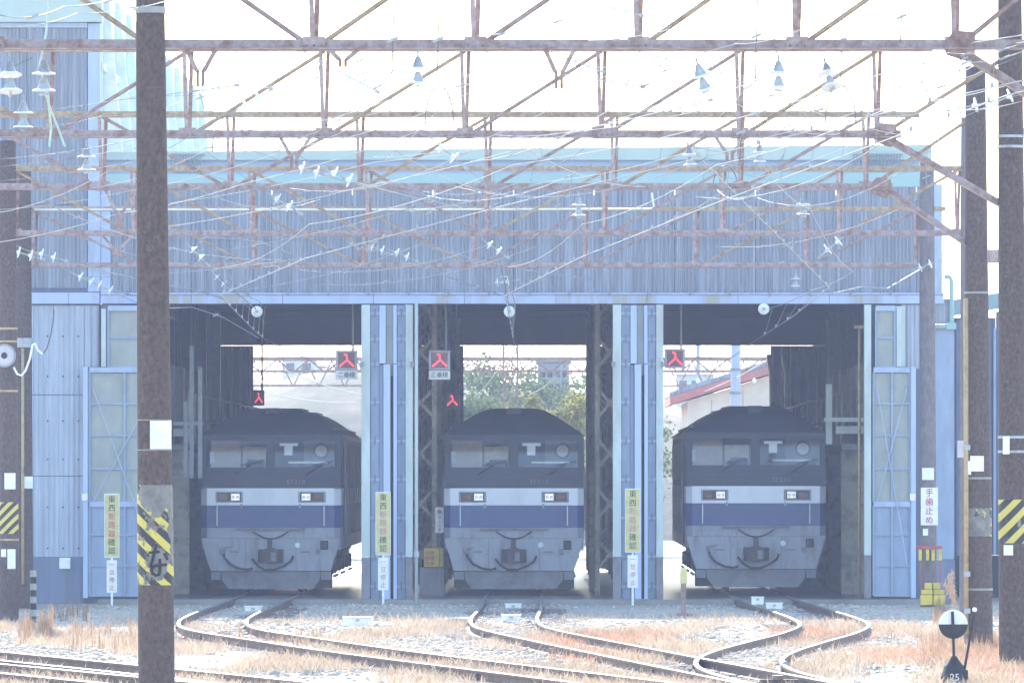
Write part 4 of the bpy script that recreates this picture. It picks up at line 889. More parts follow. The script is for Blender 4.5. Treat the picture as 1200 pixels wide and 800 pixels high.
MB().box(PX(798, 136), PX(804, 136), 135.95, 136.05, -.13, PZ(683, 136)).build('post', M['rust'], sp_); MB().box(PX(797, 136), PX(805, 136), 135.94, 136.06, PZ(682.8, 136), PZ(665, 136)).build('top', M['sign_yellow'], sp_)
MB().box(PX(793, 136), PX(811, 136), 135.9, 136.1, -.14, -.06).build('foot', M['rust'], sp_)

# ================================================================== GANTRIES
GN = {}
def gantry(key, lb, Y, zb, zt, x0, x1, verts, mid_px, gusset=None, brace=None, brackets=(), two=True):
    """lattice beam spanning the tracks: chords, upright pairs and diagonals"""
    tt = thing('overhead_gantry', lb, 'gantry', (PX(x0, Y), Y, zb), 'overhead line gantries'); GN[key] = tt
    xa, xb = PX(x0, Y), PX(x1, Y)
    MB().angle((xa, Y, zb), (xb, Y, zb), .085, .012).build('bottom_chord', M['rust_pale'], tt)
    MB().angle((xa, Y + .16, zb), (xb, Y + .16, zb), .085, .012).build('bottom_chord', M['rust'], tt)
    MB().angle((xa, Y, zt), (xb + .4, Y, zt), .075, .012).build('top_chord', M['rust_tan'], tt)
    MB().angle((xa, Y + .16, zt), (xb + .4, Y + .16, zt), .075, .012).build('top_chord', M['rust_tan'], tt)
    vx = [PX(v, Y) for v in verts]
    for v in vx:
        MB().bar((v - .045, Y - .012, zt), (v - .012, Y - .012, zb), .012, .05, (1, 0, 0)).build('upright', M['rust_pale'], tt)
        MB().bar((v + .045, Y + .17, zt), (v + .012, Y + .17, zb), .012, .05, (1, 0, 0)).build('upright', M['rust'], tt)
        MB().box(v - .11, v + .11, Y - .028, Y - .019, zb - .02, zb + .12).build('joint_plate', M['rust_pale'], tt)
        for k in (-.07, 0, .07): MB().lathe([(.014, -.04), (.014, -.028)], 6, 'Y', (v + k, Y, zb + .03)).build('bolt', M['rust'], tt)
    xm = PX(mid_px, Y)
    for a, b_ in zip(vx[:-1], vx[1:]):
        if (a + b_) / 2 < xm: p, q = (a, Y + .03, zt), (b_, Y + .03, zb)
        else: p, q = (a, Y + .03, zb), (b_, Y + .03, zt)
        MB().bar(p, q, .012, .07, (0, 1, 0)).bar(Vector(p) + Vector((0, .03, 0)), Vector(q) + Vector((0, .03, 0)), .05, .012, (0, 1, 0)).build('diagonal', M['rust_tan'] if random.random() < .4 else M['rust_pale'], tt)
    if gusset:
        gx = PX(gusset, Y); gs = .74
        MB().prism([(gx + a_ * gs, zb + b_ * gs) for a_, b_ in ((-.16, -.07), (.12, -.16), (.20, -.06), (.20, .22), (-.08, .24), (-.22, .07))], Y - .05, Y - .035).build('gusset_plate', M['rust'], tt)
        MB().prism([(gx + a_ * gs, zb + b_ * gs) for a_, b_ in ((-.16, -.07), (.12, -.16), (.20, -.06), (.20, .22), (-.08, .24), (-.22, .07))], Y + .2, Y + .215).build('gusset_plate', M['rust'], tt)
    if brace:
        p, q = P3(*brace[0], Y), P3(*brace[1], Y); MB().angle(p, q, .075, .012).build('knee_brace', M['rust_pale'], tt); MB().angle(p + Vector((0, .17, 0)), q + Vector((0, .17, 0)), .075, .012).build('knee_brace', M['rust_tan'], tt)
        MB().box(q.x - .2, q.x + .25, Y - .08, Y - .05, q.z - .08, q.z + .12).build('brace_shoe', M['rust_pale'], tt)
    for px, hpx in brackets:
        x = PX(px, Y); s = Y / K; dz = hpx * s
        br = MB().bar((x - 16 * s, Y - .04, zb - .01), (x - 4 * s, Y - .04, zb - dz * .6), .045, .012, (0, 1, 0)).bar((x + 18 * s, Y - .04, zb - .01), (x + 4 * s, Y - .04, zb - dz * .6), .045, .012, (0, 1, 0)).build('hanger_bracket', M['rust_pale'], tt)
        MB().box(x - 5 * s, x - 1.2 * s, Y - .055, Y - .045, zb - dz, zb - dz * .55).box(x + 1.2 * s, x + 5 * s, Y - .055, Y - .045, zb - dz, zb - dz * .55).build('hanger_plate', M['rust'], br)
    return tt
ZB, ZTP = 6.65, 7.75
gantry('A', 'big rusty gantry beam beside the thick striped pole, uprights reaching out of sight', 73.5, 6.65, 7.75, -150, 1290, (-196, -8, 180, 368, 557, 748, 934, 1120, 1280), 368, 1125, ((1128, 66), (1235, 135)), ((235, 45), (655, 47), (402, 22)))
gantry('B', 'rusty gantry beam braced to the pole with bold chevron tape', YA, PZ(161, YA), PZ(60, YA), -120, 1056, (-106, 57, 220, 380, 545, 705, 867, 1028, 1190), 57, 1037, ((1040, 166), (1192, 254)), ((345, 38), (855, 30)))
gantry('C', 'rusty gantry beam braced to the pole with the tan pipe', YB, PZ(222, YB), PZ(137, YB), -60, 1046, (-30, 120, 270, 422, 572, 720, 868, 1015, 1140), 270, 1032, ((1034, 222), (1152, 302)), ((140, 45), (560, 20)))
gantry('D', 'rusty gantry beam from the horn loudspeaker pole to the slim dark pole', YC, PZ(276, YC), PZ(200, YC), -40, 1126, (18, 157, 295, 432, 571, 709, 847, 984, 1122), 565, None, None, ((425, 32), (137, 25)))
gantry('E', 'reddish gantry beam close to the shed front, ending at the red-lettered post', YD, PZ(313, YD), PZ(247, YD), 14, 1084, (40, 170, 298, 428, 556, 686, 816, 945, 1074), 556, None, None, ())

fp = thing('sunlit_edge_strip', 'white strip added as the sunlit top edge of the reddish gantry beam, its end hooked down', 'pipe', P3(40, 245, YD))  # added white tube standing for sunlight along the beam's top chord
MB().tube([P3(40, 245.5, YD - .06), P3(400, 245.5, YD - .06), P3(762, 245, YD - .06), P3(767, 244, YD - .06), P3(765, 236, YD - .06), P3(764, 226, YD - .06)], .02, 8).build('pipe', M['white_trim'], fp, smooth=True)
for px in range(70, 760, 62): MB().box(PX(px, YD) - .015, PX(px, YD) + .015, YD - .085, YD - .03, PZ(248, YD), PZ(243.5, YD)).build('strip_clip', M['cap_metal'], fp)

# ================================================================== OVERHEAD LINES
def sag(p, q, s, n=10):
    p, q = Vector(p), Vector(q); return [p.lerp(q, k / n) - Vector((0, 0, 4 * s * (k / n) * (1 - k / n))) for k in range(n + 1)]
SUP = [150.0, 146.0, 130.7, 110.0, 95.0, 73.5, 52.0, 30.0]
CONT, MESS = 5.2, 5.85
OL = {'left': 'overhead contact line with droppers running into the left bay', 'mid': 'overhead contact line with droppers running into the middle bay', 'right': 'overhead contact line with droppers running into the right bay'}
DRP = None
for key, lb in OL.items():
    tt = thing('overhead_line', lb, 'overhead wire', (centre_x(key, 150), 150, CONT))
    cpt, mpt = [], []
    if key == 'right':                            # this line ends at the gantry braced to the chevron pole
        cpt = [P3(890, 396, 150), P3(930, 370, 143), P3(972, 337, 136), P3(884, 249, 113), P3(800, 165, 95)]
        mpt = [P3(897, 362, 150), P3(950, 340, 143), P3(1000, 318, 136), P3(950, 245, 113), P3(885, 180, 95)]
    else:
        for Y, zc in zip(SUP, (5.2, 5.25, 5.6, 5.65, 5.9, 6.2, 6.3, 6.3)):
            x = centre_x(key, Y) if Y > 70 else centre_x(key, 73.5) + (73.5 - Y) * .19
            cpt.append(Vector((x, Y, zc))); mpt.append(Vector((x + .05, Y, zc + (.62 if Y > 140 else .5))))
    cw = [Vector((centre_x(key, 150), 200, CONT))] + cpt
    wire = []; 
    for a, b_ in zip(mpt[:-1], mpt[1:]): wire += sag(a, b_, .012 * (a.y - b_.y) * .6, 8)[:-1]
    wire.append(mpt[-1])
    MB().tube(cw, .0075, 5).build('contact_wire', M['wire'], tt); MB().tube(wire, .0065, 5).build('messenger_wire', M['wire'], tt)
    for a, b_, c_, d_ in zip(cpt[:-1], cpt[1:], mpt[:-1], mpt[1:]):
        n = max(2, int((a.y - b_.y) / 2.2))
        for k in range(n):
            f_ = (k + .5) / n; p = a.lerp(b_, f_); q = c_.lerp(d_, f_) - Vector((0, 0, 4 * .0072 * (a.y - b_.y) * f_ * (1 - f_)))
            MB().tube([p, q], .0035, 4).build('dropper', M['wire'], tt)
            MB().box(p.x - .015, p.x + .015, p.y - .03, p.y + .03, p.z, p.z + .05).build('dropper_clip', M['cap_metal'], tt)

# insulators -------------------------------------------------------
def make_hanging():
    tt = thing('hanging_insulator', 'white double-bell insulator hanging upright from a rusty gantry beam', 'insulator', (0, 0, 0), 'insulators hanging from the gantry beams')
    MB().lathe([(.012, .0), (.012, -.07)], 8).build('hook', M['cap_metal'], tt)
    for k in range(2):
        z = -.07 - k * .15
        MB().lathe([(.02, z), (.03, z - .015), (.055, z - .085), (.068, z - .108), (.05, z - .112)], 14).build('cap', M['cap_metal'], tt, smooth=True)
        MB().lathe([(.06, z - .104), (.09, z - .108), (.108, z - .118), (.108, z - .126), (.06, z - .122)], 18).build('bell', M['porcelain'], tt, smooth=True)
    MB().box(-.05, .05, -.012, .012, -.385, -.36).build('clamp', M['cap_metal'], tt); return tt
def make_strain():
    tt = thing('strain_insulator', 'white twin-disc insulator strung in line with an overhead wire', 'insulator', (0, 0, 0), 'insulators strung in the overhead wires')
    MB().tube([(-.34, 0, 0), (.34, 0, 0)], .013, 6).build('rod', M['cap_metal'], tt)
    for x in (-.13, .10):
        MB().lathe([(.02, x - .055), (.042, x - .012), (.10, x - .006), (.105, x + .008), (.09, x + .014), (.03, x + .02)], 16, 'X').build('disc', M['porcelain'], tt, smooth=True)
    MB().box(.30, .37, -.02, .02, -.025, .025).build('clamp', M['cap_metal'], tt); MB().tube([(-1.5, 0, .03), (-.34, 0, 0)], .005, 5).build('lead_wire', M['wire'], tt); MB().tube([(.34, 0, 0), (1.5, 0, .03)], .005, 5).build('lead_wire', M['wire'], tt); return tt
HI, SI = make_hanging(), make_strain()
hang = [(490, 57, 73.5, .95, 0), (912, 62, 73.5, .95, 0), (52, 60, 73.5, 1.1, 0), (965, 66, 73.5, .95, .45), (815, 66, 73.5, .95, -.4), (12, 62, 73.5, 1.1, .2),
        (890, 163, YA, .8, 0), (806, 165, YA, .85, .1), (102, 163, YA, 1.1, 0), (678, 224, YB, 1.0, 0), (941, 224, YB, .95, 0), (932, 315, YD, .95, 0), (28, 110, YA, 1.2, 0), (590, 314, YD, .8, .0)]
HL = {73.5: 'white double-bell insulator hanging from the big beam beside the striped pole', YA: 'white double-bell insulator hanging from the beam braced to the chevron pole', YB: 'white double-bell insulator hanging from the beam braced to the tan pipe pole', YD: 'white double-bell insulator hanging from the reddish beam by the shed front'}
first = True
for px, py, Y, s, tl in hang:
    o = HI if first else copy_tree(HI); first = False
    o['label'] = HL[Y]; o.location = P3(px, py, Y) - Vector((0, .09, .02)); o.rotation_euler = (0, tl, random.uniform(0, 3)); o.scale = (s, s, s)
strain = [(418, 95, 73.5, -28, .7), (250, 104, 73.5, 8, .7), (296, 118, 80, 30, .7), (526, 180, 88, -40, .8), (684, 76, 73.5, -20, .6), (728, 98, 80, -10, .7), (402, 208, 105, -25, 1), (364, 200, 100, -18, .9), (333, 238, YB, -32, .9),
          (232, 298, 140, -45, .9), (259, 329, 146, -45, .8), (443, 292, 143, -20, .9), (472, 299, 143, -22, .9), (580, 291, 140, -35, .9), (590, 330, 147, 8, .9), (977, 287, 138, 40, 1.1), (1085, 311, YD - .4, 20, .9), (1135, 125, 92, 12, .9), (1176, 116, 85, 25, .8),
          (30, 298, 135, -15, 1), (57, 300, 135, -15, 1), (102, 328, 140, -25, 1), (124, 338, 140, -25, 1), (808, 124, 80, 15, .7), (728, 12, 70, -15, .6)]
SLAB = ((20, 130, 'between the horn loudspeaker pole and the striped pole'), (225, 265, 'at the entrance of the left bay'), (330, 410, 'between the middle beams left of the middle bay'), (440, 480, 'above the left folded doors'), (570, 600, 'over the middle bay'), (970, 980, 'over the right bay'), (1080, 1090, 'at the top of the red-lettered post'), (-1, 0, 'high among the nearest beams against the sky'))
first = True
for px, py, Y, deg, s in strain:
    o = SI if first else copy_tree(SI); first = False
    o['label'] = 'white twin-disc insulator strung ' + next(l_ for a_, b_, l_ in SLAB if (a_ <= px <= b_ and py > 190) or a_ < 0)
    if px > 1100: o['label'] = 'white twin-disc insulator in front of the ' + ('tan pipe pole' if px < 1150 else 'bold chevron tape pole')
    o.location = P3(px, py, Y); o.rotation_euler = (0, R(-deg), random.uniform(-.18, .18)); o.scale = (s, s, s)

# cross wires, pull-offs and feeders; every end hangs from a gantry or meets another line
def wire(lb, pts, r=.012, mat='wire', s=0.0, name='cross_wire', cat='overhead wire', group=None, clips=0):
    V = [P3(*p) for p in pts]; tt = thing(name, lb, cat, V[0], group); P_ = []
    for a, b_ in zip(V[:-1], V[1:]): P_ += sag(a, b_, s, 8)[:-1]
    P_.append(V[-1]); MB().tube(P_, r, 6).build('wire', M[mat], tt, smooth=True)
    for k in range(clips):
        p = P_[int((k + .5) / clips * (len(P_) - 1))]; MB().tube([p - Vector((.05, 0, .02)), p + Vector((.05, 0, .02))], r * 2.2, 6).build('clip', M['cap_metal'], tt)
    return tt
G1 = 'pale pull-off wires around the shed entrance'
PULL = [[(57, 300, 135), (120, 318, 138), (200, 335, 142), (232, 341, 145), (262, 350, 146)], [(124, 338, 140), (165, 348, 142), (200, 361, 144), (225, 360, 145), (262, 372, 147), (303, 396, 149)],
        [(188, 266, 138), (240, 278, 140), (285, 281, 141), (305, 284, 142), (342, 298, 143)], [(472, 299, 143), (530, 326, 145), (587, 346, 147)], [(1085, 312, 145.6), (1040, 338, 144), (1010, 336, 143), (975, 344, 142)],
        [(402, 210, 105), (470, 228, 108), (540, 243, 110)], [(242, 303, 140), (262, 330, 144), (300, 362, 149.4)], [(583, 292, 140), (590, 325, 145), (597, 362, 149.4)]]
PL = ['pale pull-off wire passing behind the striped pole at lintel level', 'lowest bent pull-off wire dipping into the left bay', 'thick pale pull-off wire bending above the left bay', 'taut pull-off wire from twin insulators to the middle bay', 'short bent pull-off wire reaching the red-lettered post', 'pale wire slanting below the gantry with hanging bracket', 'steep wire falling to the disc over the left bay', 'steep wire falling to the disc over the middle bay']
for p, lb in zip(PULL, PL): wire(lb, p, .0105, 'wire', 0, 'pull_off_wire', group=G1, clips=2)
G2 = 'long thin wires crossing above the yard'
FEED = [[(0, 18, 60), (75, 8, 62), (180, -20, 66)], [(-10, 30, 60), (90, 16, 62), (230, -10, 66)], [(-10, 131, 80), (160, 112, 84), (330, 100, 90)], [(-10, 187, 90), (170, 160, 95), (330, 146, 98)], [(-10, 196, 92), (200, 163, 98), (260, 150, 100)],
        [(-10, 246, 110), (160, 222, 105), (330, 178, 95), (430, 140, 90)], [(-10, 285, 120), (140, 250, 112), (290, 214, 100), (500, 150, 90)], [(-10, 213, 100), (200, 180, 104), (280, 160, 108)],
        [(200, 238, 120), (440, 190, 100), (640, 158, 92), (860, 120, 80)], [(180, 268, 120), (420, 220, 106), (690, 150, 90), (900, 90, 76)], [(480, 248, 118), (640, 213, 108), (800, 180, 98), (1010, 130, 88), (1200, 95, 76)], [(780, 260, 120), (860, 215, 110), (1010, 165, 98)],
        [(890, 128, 85), (1030, 120, 84), (1190, 68, 72)], [(1010, 135, 86), (1100, 128, 85), (1200, 118, 80)], [(1110, 62, 72), (1200, 50, 70)], [(1110, 72, 72), (1200, 60, 70)], [(430, 135, 90), (560, 95, 80), (700, 80, 74), (860, 52, 68), (960, 25, 60)], [(330, 150, 95), (470, 112, 84), (640, 70, 74)], [(560, 42, 72), (690, 12, 66)], [(690, 48, 72), (840, 18, 66)], [(-10, 152, 84), (120, 136, 86), (210, 120, 90)]]
for i, p in enumerate(FEED): wire(('dark' if i in (2, 3, 4, 7, 12, 16, 20) else 'pale') + ' thin overhead wire slanting across the yard between the gantries', p, .0038 if i % 3 else .0055, 'wire_dark' if i in (2, 3, 4, 7, 12, 16, 20) else 'wire', .05, 'feeder_wire', group=G2, clips=2)
GY_ = [(73.5, 60), (YA, 160), (YB, 222), (YC, 276), (YD, 313)]
wr = random.Random(21)
for k in range(34):
    j = wr.choice((0, 0, 0, 1, 1, 2, 3)); (ya, pa), (yb_, pb) = GY_[j], GY_[j + 1]
    x0 = wr.uniform(-40, 1180); x1 = x0 - wr.uniform(60, 330) * wr.choice((1, 1, 1, -1)); da, db = wr.uniform(-6, 34), wr.uniform(-4, 30)
    wire(('dark' if k % 4 == 0 else 'pale') + ' fine wire strung from one gantry beam to the next', [(x0, pa + da, ya), (x1, pb + db, yb_)], wr.choice((.0035, .0045, .006)), 'wire_dark' if k % 4 == 0 else 'wire', wr.uniform(.05, .35), 'span_wire', 'overhead wire', 'fine wires strung between the gantries', clips=wr.choice((2, 3, 4)))
for k in range(26):                               # short droppers with a clamp, hanging from the beams
    j = wr.choice((0, 0, 1, 1, 2, 3)); ya, pa = GY_[j]; x0 = wr.uniform(20, 1160); ln = wr.uniform(18, 70)
    wire('fine dropper with a dark clamp hanging from a gantry beam', [(x0, pa + 2, ya - .1), (x0 + wr.uniform(-3, 3), pa + ln * .6, ya - .1), (x0 + wr.uniform(-7, 7), pa + ln, ya - .15)], .004, 'wire_dark' if k % 3 == 0 else 'wire', 0, 'dropper_wire', 'wire', 'fine droppers hanging from the beams', clips=2)
G3 = 'black jumper loops between the wires'
for px, py, wd, h_, Y in ((268, 155, 38, 42, 95), (850, 210, 32, 36, 112), (515, 122, 34, 48, 76), (985, 120, 36, 45, 78)):
    wire('black jumper cable arching between two overhead wires', [(px - wd / 2 * math.cos(math.pi * k / 10), py + h_ * .55 - h_ * math.sin(math.pi * k / 10), Y) for k in range(11)], .0075, 'wire_dark', 0, 'jumper_loop', 'cable', G3)
G4 = 'thin hangers below the nearest gantry'
for px, p0, p1, Y in ((462, -5, 98, 72), (515, -5, 98, 72), (888, -10, 95, 72), (988, -5, 99, 78), (870, 120, 190, 84), (1058, -10, 50, 72)):
    wire('thin dark hanger wire hanging straight down among the gantries', [(px, p0, Y), (px - 3, p1, Y)], .007, 'wire_dark', 0, 'hanger_wire', 'wire', G4, clips=1)
wire('pale green cable dangling past the double-bell insulator at the workshop', [(58, 0, 74), (54, 40, 74), (46, 78, 74), (56, 110, 75), (60, 150, 76), (58, 172, 76)], .012, 'wire_green', 0, 'dangling_cable', 'cable')
wire('pale green cable tail curling to the wire below the insulator', [(50, 100, 74.5), (60, 130, 75), (68, 150, 76), (76, 172, 76)], .012, 'wire_green', 0, 'dangling_cable', 'cable')

# ================================================================== SWITCH STAND, PLUME, SMALL THINGS
YS = 90.0; xS = PX(1118, YS); zS = gz(xS, YS)
ss = thing('switch_stand', 'black switch stand with half white half black disc and lever', 'switch stand', (xS, YS, zS))
n = 28
for s0, mt, nm in ((0, 'white_plate', 'disc_white_half'), (math.pi, 'black', 'disc_black_half')):
    r = 17 * YS / K; cxs, czs = PX(1117, YS), PZ(731, YS)
    MB().prism([(cxs + r * math.cos(s0 + math.pi * k / n), czs + r * math.sin(s0 + math.pi * k / n)) for k in range(n + 1)], YS - .01, YS + .01).build(nm, M[mt], ss)
MB().tube([(PX(1118, YS), YS - .03, PZ(778, YS)), (PX(1116, YS), YS - .03, PZ(716, YS))], .018, 8).build('target_post', M['black'], ss)
xb0 = PX(1118, YS); zt_ = PZ(772, YS)
mbx = MB()
prof = [(.15, zS), (.16, zS + .12), (.13, zS + .2), (.12, zt_ - .08), (.07, zt_ - .02), (.03, zt_ + .04)]
mbx.lathe([(r, z) for r, z in prof], 10, 'Z', (xb0, YS, 0)); mbx.build('stand_body', M['black'], ss)
text("25", .12, M['white_plate'], ss, 0, -.15, PZ(793, YS) - zS, name='number')
MB().tube([(PX(1129, YS), YS - .02, PZ(790, YS)), (PX(1142, YS), YS - .02, PZ(716, YS))], .016, 8).build('lever', M['black'], ss)
MB().lathe([(.0, -.03), (.022, -.022), (.03, 0), (.022, .022), (.0, .03)], 12, 'Z', (PX(1142, YS), YS - .02, PZ(714, YS))).build('lever_knob', M['white_plate'], ss, smooth=True)
MB().box(PX(1125, YS), PX(1134, YS), YS - .08, YS + .06, PZ(796, YS), PZ(784, YS)).build('lever_pivot', M['black'], ss, bevel=.01)
MB().box(xb0 - .3, xb0 + .5, YS - .22, YS + .22, zS - .04, zS + .02).build('base_plate', M['rail_side'], ss)
pg = thing('reed_plume', 'tall dry reed plume standing behind the switch stand disc', 'reed', (PX(1117, 104), 104, gz(PX(1117, 104), 104)))
st = [(1117, 742), (1117, 715), (1118, 695), (1117, 684)]
MB().tube([P3(a, b_, 104) for a, b_ in st], .012, 5).build('stem', M['plume'], pg)
for j in range(5):
    mbp = MB()
    for k in range(46):
        f_ = k / 46; bx_ = 1118 - (f_ ** 1.6) * (3 + 2.6 * j) ; by_ = 706 - f_ * (40 - j * 4)
        p = P3(bx_, by_, 104) + Vector((random.gauss(0, .012), random.gauss(0, .03), random.gauss(0, .01)))
        d_ = Vector((random.gauss(.0, .035), random.gauss(0, .03), -random.uniform(.03, .09))); sd = Vector((.008, 0, 0)); mbp.add([p - sd, p + sd, p + d_], [(0, 1, 2)])
    meta(mbp.build('plume_tuft', M['plume'], pg), kind='stuff')
def white_box(lb, px0, px1, py0, py1, Y, nm='track_box'):
    tt = thing(nm, lb, 'box', (PX((px0 + px1) / 2, Y), Y, -.13))
    MB().box(PX(px0, Y), PX(px1, Y), Y, Y + .35, PZ(py1, Y), PZ(py0, Y)).build('case', M['white_plate'], tt, bevel=.012)
    MB().box(PX(px0, Y) - .012, PX(px1, Y) + .012, Y - .012, Y + .36, PZ(py0, Y), PZ(py0, Y) + .02).build('lid', M['white_plate'], tt, bevel=.006)
    MB().box(PX((px0 + px1) / 2, Y) - .03, PX((px0 + px1) / 2, Y) + .03, Y - .02, Y - .002, PZ(py0, Y) - .05, PZ(py0, Y) - .01).build('latch', M['cap_metal'], tt); return tt
white_box('white flat box between the rails of the wavy track', 898, 917, 707, 713, 139)
white_box('tilted white box beside the rail of the wavy track', 881, 895, 700, 708, 142)
white_box('white flat box between the rails before the middle locomotive', 592, 611, 708, 712.5, 142)
white_box('wider white box between the rails of the middle track', 588, 610, 721, 727, 130)
white_box('white flat box between the rails before the left locomotive', 287, 306, 711, 716, 137)
white_box('pale concrete box lid on the gravel by the folded doors', 402, 436, 724, 733, 126, 'cable_pit_lid')
gx_ = thing('switch_rod_cover', 'dark steel switch rod cover between the rails of the wavy track', 'rod cover', (PX(912, 91), 91, -.13))
MB().box(PX(890, 91), PX(935, 91), 90.9, 91.05, -.14, -.03).build('beam', M['rail_side'], gx_); MB().box(PX(905, 91), PX(917, 91), 90.85, 91.1, -.03, .02).build('clamp', M['rust'], gx_)
wc = thing('point_weight', 'small pale stone block beside the rail of the wavy track', 'block', (PX(919, 97), 97, -.13)); MB().prism([(PX(914, 97), -.14), (PX(925, 97), -.14), (PX(925, 97), .02), (PX(920, 97), .05), (PX(915, 97), 0)], 96.9, 97.2).build('block', M['concrete'], wc, bevel=.02); MB().box(PX(916, 97), PX(919, 97), 96.86, 96.9, -.1, -.03).build('eye', M['rust'], wc)

# ================================================================== STONES, GRASS, WEEDS (uncountable)
def bulk(name, V, F, mat, label):
    me = bpy.data.meshes.new(name); nv, nf = len(V), len(F)
    me.vertices.add(nv); me.vertices.foreach_set("co", V.astype(np.float32).ravel())
    me.loops.add(nf * 3); me.loops.foreach_set("vertex_index", F.astype(np.int32).ravel())
    me.polygons.add(nf); me.polygons.foreach_set("loop_start", np.arange(0, nf * 3, 3, dtype=np.int32)); me.polygons.foreach_set("loop_total", np.full(nf, 3, dtype=np.int32))
    me.update(calc_edges=True); me.materials.append(mat); o = bpy.data.objects.new(name, me); COL.objects.link(o)
    return meta(o, label, kind='stuff')
def gzv(x, y):
    k = np.clip((y - 40) / 20, 0, 1) * np.clip((149 - y) / 6, 0, 1)
    h = .035 * np.sin(x * 1.3 + y * .21) + .03 * np.sin(x * .55 - y * .37 + 1) + .02 * np.sin(x * 2.7 + y * .6)
    return -0.13 + k * (h * .55 + .16 * np.exp(-((x - 6.2) / 1.5) ** 2 - ((y - 97) / 7) ** 2))
def field(n, y0, y1):
    y = y0 + (y1 - y0) * rng.random(n); x = PX(-60, y) + (PX(1260, y) - PX(-60, y)) * rng.random(n); return x, y
def patch(x, y, s, seed):
    r_ = np.random.default_rng(seed); v = np.zeros_like(x)
    for k in range(7):
        a = r_.uniform(0, 6.28); f_ = s * r_.uniform(.5, 2.2); v += np.sin(x * f_ * 1.0 * math.cos(a) * 2 + y * f_ * .35 * math.sin(a) + r_.uniform(0, 6.28)) * r_.uniform(.5, 1)
    return v / 3
N = 60000
x, y = field(N, 84, 149.3); keep = rng.random(N) < np.clip(.45 + .7 * patch(x, y, .5, 3), .08, 1); x, y = x[keep], y[keep]; N = len(x)
s = rng.gamma(3.0, .0065, N)[:, None, None] + .010
octa = np.array([(1, 0, 0), (0, 1, 0), (-1, 0, 0), (0, -1, 0), (0, 0, .5), (0, 0, -.6)])[None] * (1 + .45 * rng.uniform(-1, 1, (N, 6, 3))) 
V = octa * s; V[:, :, 0] += x[:, None]; V[:, :, 1] += y[:, None]; V[:, :, 2] += (gzv(x, y) + s[:, 0, 0] * .15)[:, None]
F = (np.array([(0, 1, 4), (1, 2, 4), (2, 3, 4), (3, 0, 4), (1, 0, 5), (2, 1, 5), (3, 2, 5), (0, 3, 5)])[None] + 6 * np.arange(N)[:, None, None]).reshape(-1, 3)
bulk('ballast_stones', V.reshape(-1, 3), F, M['stone'], 'loose pale ballast stones scattered over the yard')
def blades(name, x, y, h, wdt, lean_, mat, label):
    n_ = len(x); a = rng.uniform(0, 6.28, n_); z = gzv(x, y); ln = rng.normal(0, lean_, (n_, 2)) * h[:, None]
    dx, dy = np.cos(a) * wdt, np.sin(a) * wdt * .5
    V = np.zeros((n_, 5, 3)); V[:, 0] = np.stack([x - dx, y - dy, z - .02], 1); V[:, 1] = np.stack([x + dx, y + dy, z - .02], 1)
    V[:, 2] = np.stack([x + dx * .8 + ln[:, 0] * .4, y + dy * .8 + ln[:, 1] * .4, z + h * .55], 1); V[:, 3] = np.stack([x - dx * .8 + ln[:, 0] * .4, y - dy * .8 + ln[:, 1] * .4, z + h * .55], 1)
    V[:, 4] = np.stack([x + ln[:, 0], y + ln[:, 1], z + h], 1)
    F = (np.array([(0, 1, 2), (0, 2, 3), (3, 2, 4)])[None] + 5 * np.arange(n_)[:, None, None]).reshape(-1, 3); return bulk(name, V.reshape(-1, 3), F, mat, label)
def clear_rails(x, y, m_=.09):
    ok = np.ones(len(x), bool)
    for key in LINES:
        L = LINES[key]; Yv = np.array([p.y for p in L])[::-1]; Xv = np.array([p.x for p in L])[::-1]
        c_ = np.interp(y, Yv, Xv)
        for s_ in (-.57, .57): ok &= np.abs(x - c_ - s_) > m_
    return ok
N = 330000
x, y = field(N, 83, 138); pr = np.clip(.20 + 1.05 * patch(x, y, .9, 11), .03, 1) * np.clip((138 - y) / 18, .05, 1); k = (rng.random(N) < pr) & clear_rails(x, y); x, y = x[k], y[k]
blades('dry_grass', x, y, rng.gamma(4, .018, len(x)) + .02, rng.uniform(.003, .009, len(x)), .6, M['grass'], 'low bleached dry grass between the tracks')
N = 170000
x, y = field(N, 84, 124); pr = np.clip(-.25 + 1.1 * patch(x, y, .6, 29), 0, 1) * np.clip((PX(0, y) * 0 + x + 4) / 3, 0, 1); k = (rng.random(N) < pr) & clear_rails(x, y); x, y = x[k], y[k]
blades('russet_grass', x, y, rng.gamma(4, .018, len(x)) + .02, rng.uniform(.003, .009, len(x)), .6, M['grass_red'], 'reddish dry grass patches along the tracks')
# tall dead weed stems on the left and a few by the poles
cl = []
for px0, px1, py0, py1, cnt, hh in ((22, 40, 738, 756, 40, .45), (47, 62, 735, 752, 45, .5), (80, 160, 738, 766, 55, .45), (60, 105, 716, 728, 26, .55), (205, 380, 745, 760, 70, .32), (1080, 1200, 752, 784, 260, .38), (1095, 1112, 716, 732, 60, .35), (640, 830, 752, 778, 60, .25)):
    for _ in range(cnt):
        Yw = GY(random.uniform(py0, py1)); cl.append((PX(random.uniform(px0, px1), Yw), Yw, hh * random.uniform(.3, 1.15)))
cl = np.array(cl); rep = 4
x = np.repeat(cl[:, 0], rep) + rng.normal(0, .025, len(cl) * rep); y = np.repeat(cl[:, 1], rep) + rng.normal(0, .05, len(cl) * rep); h = np.repeat(cl[:, 2], rep) * rng.uniform(.4, 1, len(cl) * rep)
blades('dead_weeds', x, y, h, rng.uniform(.004, .010, len(x)), .09, M['weed'], 'brown dead weed stalks standing in the gravel')

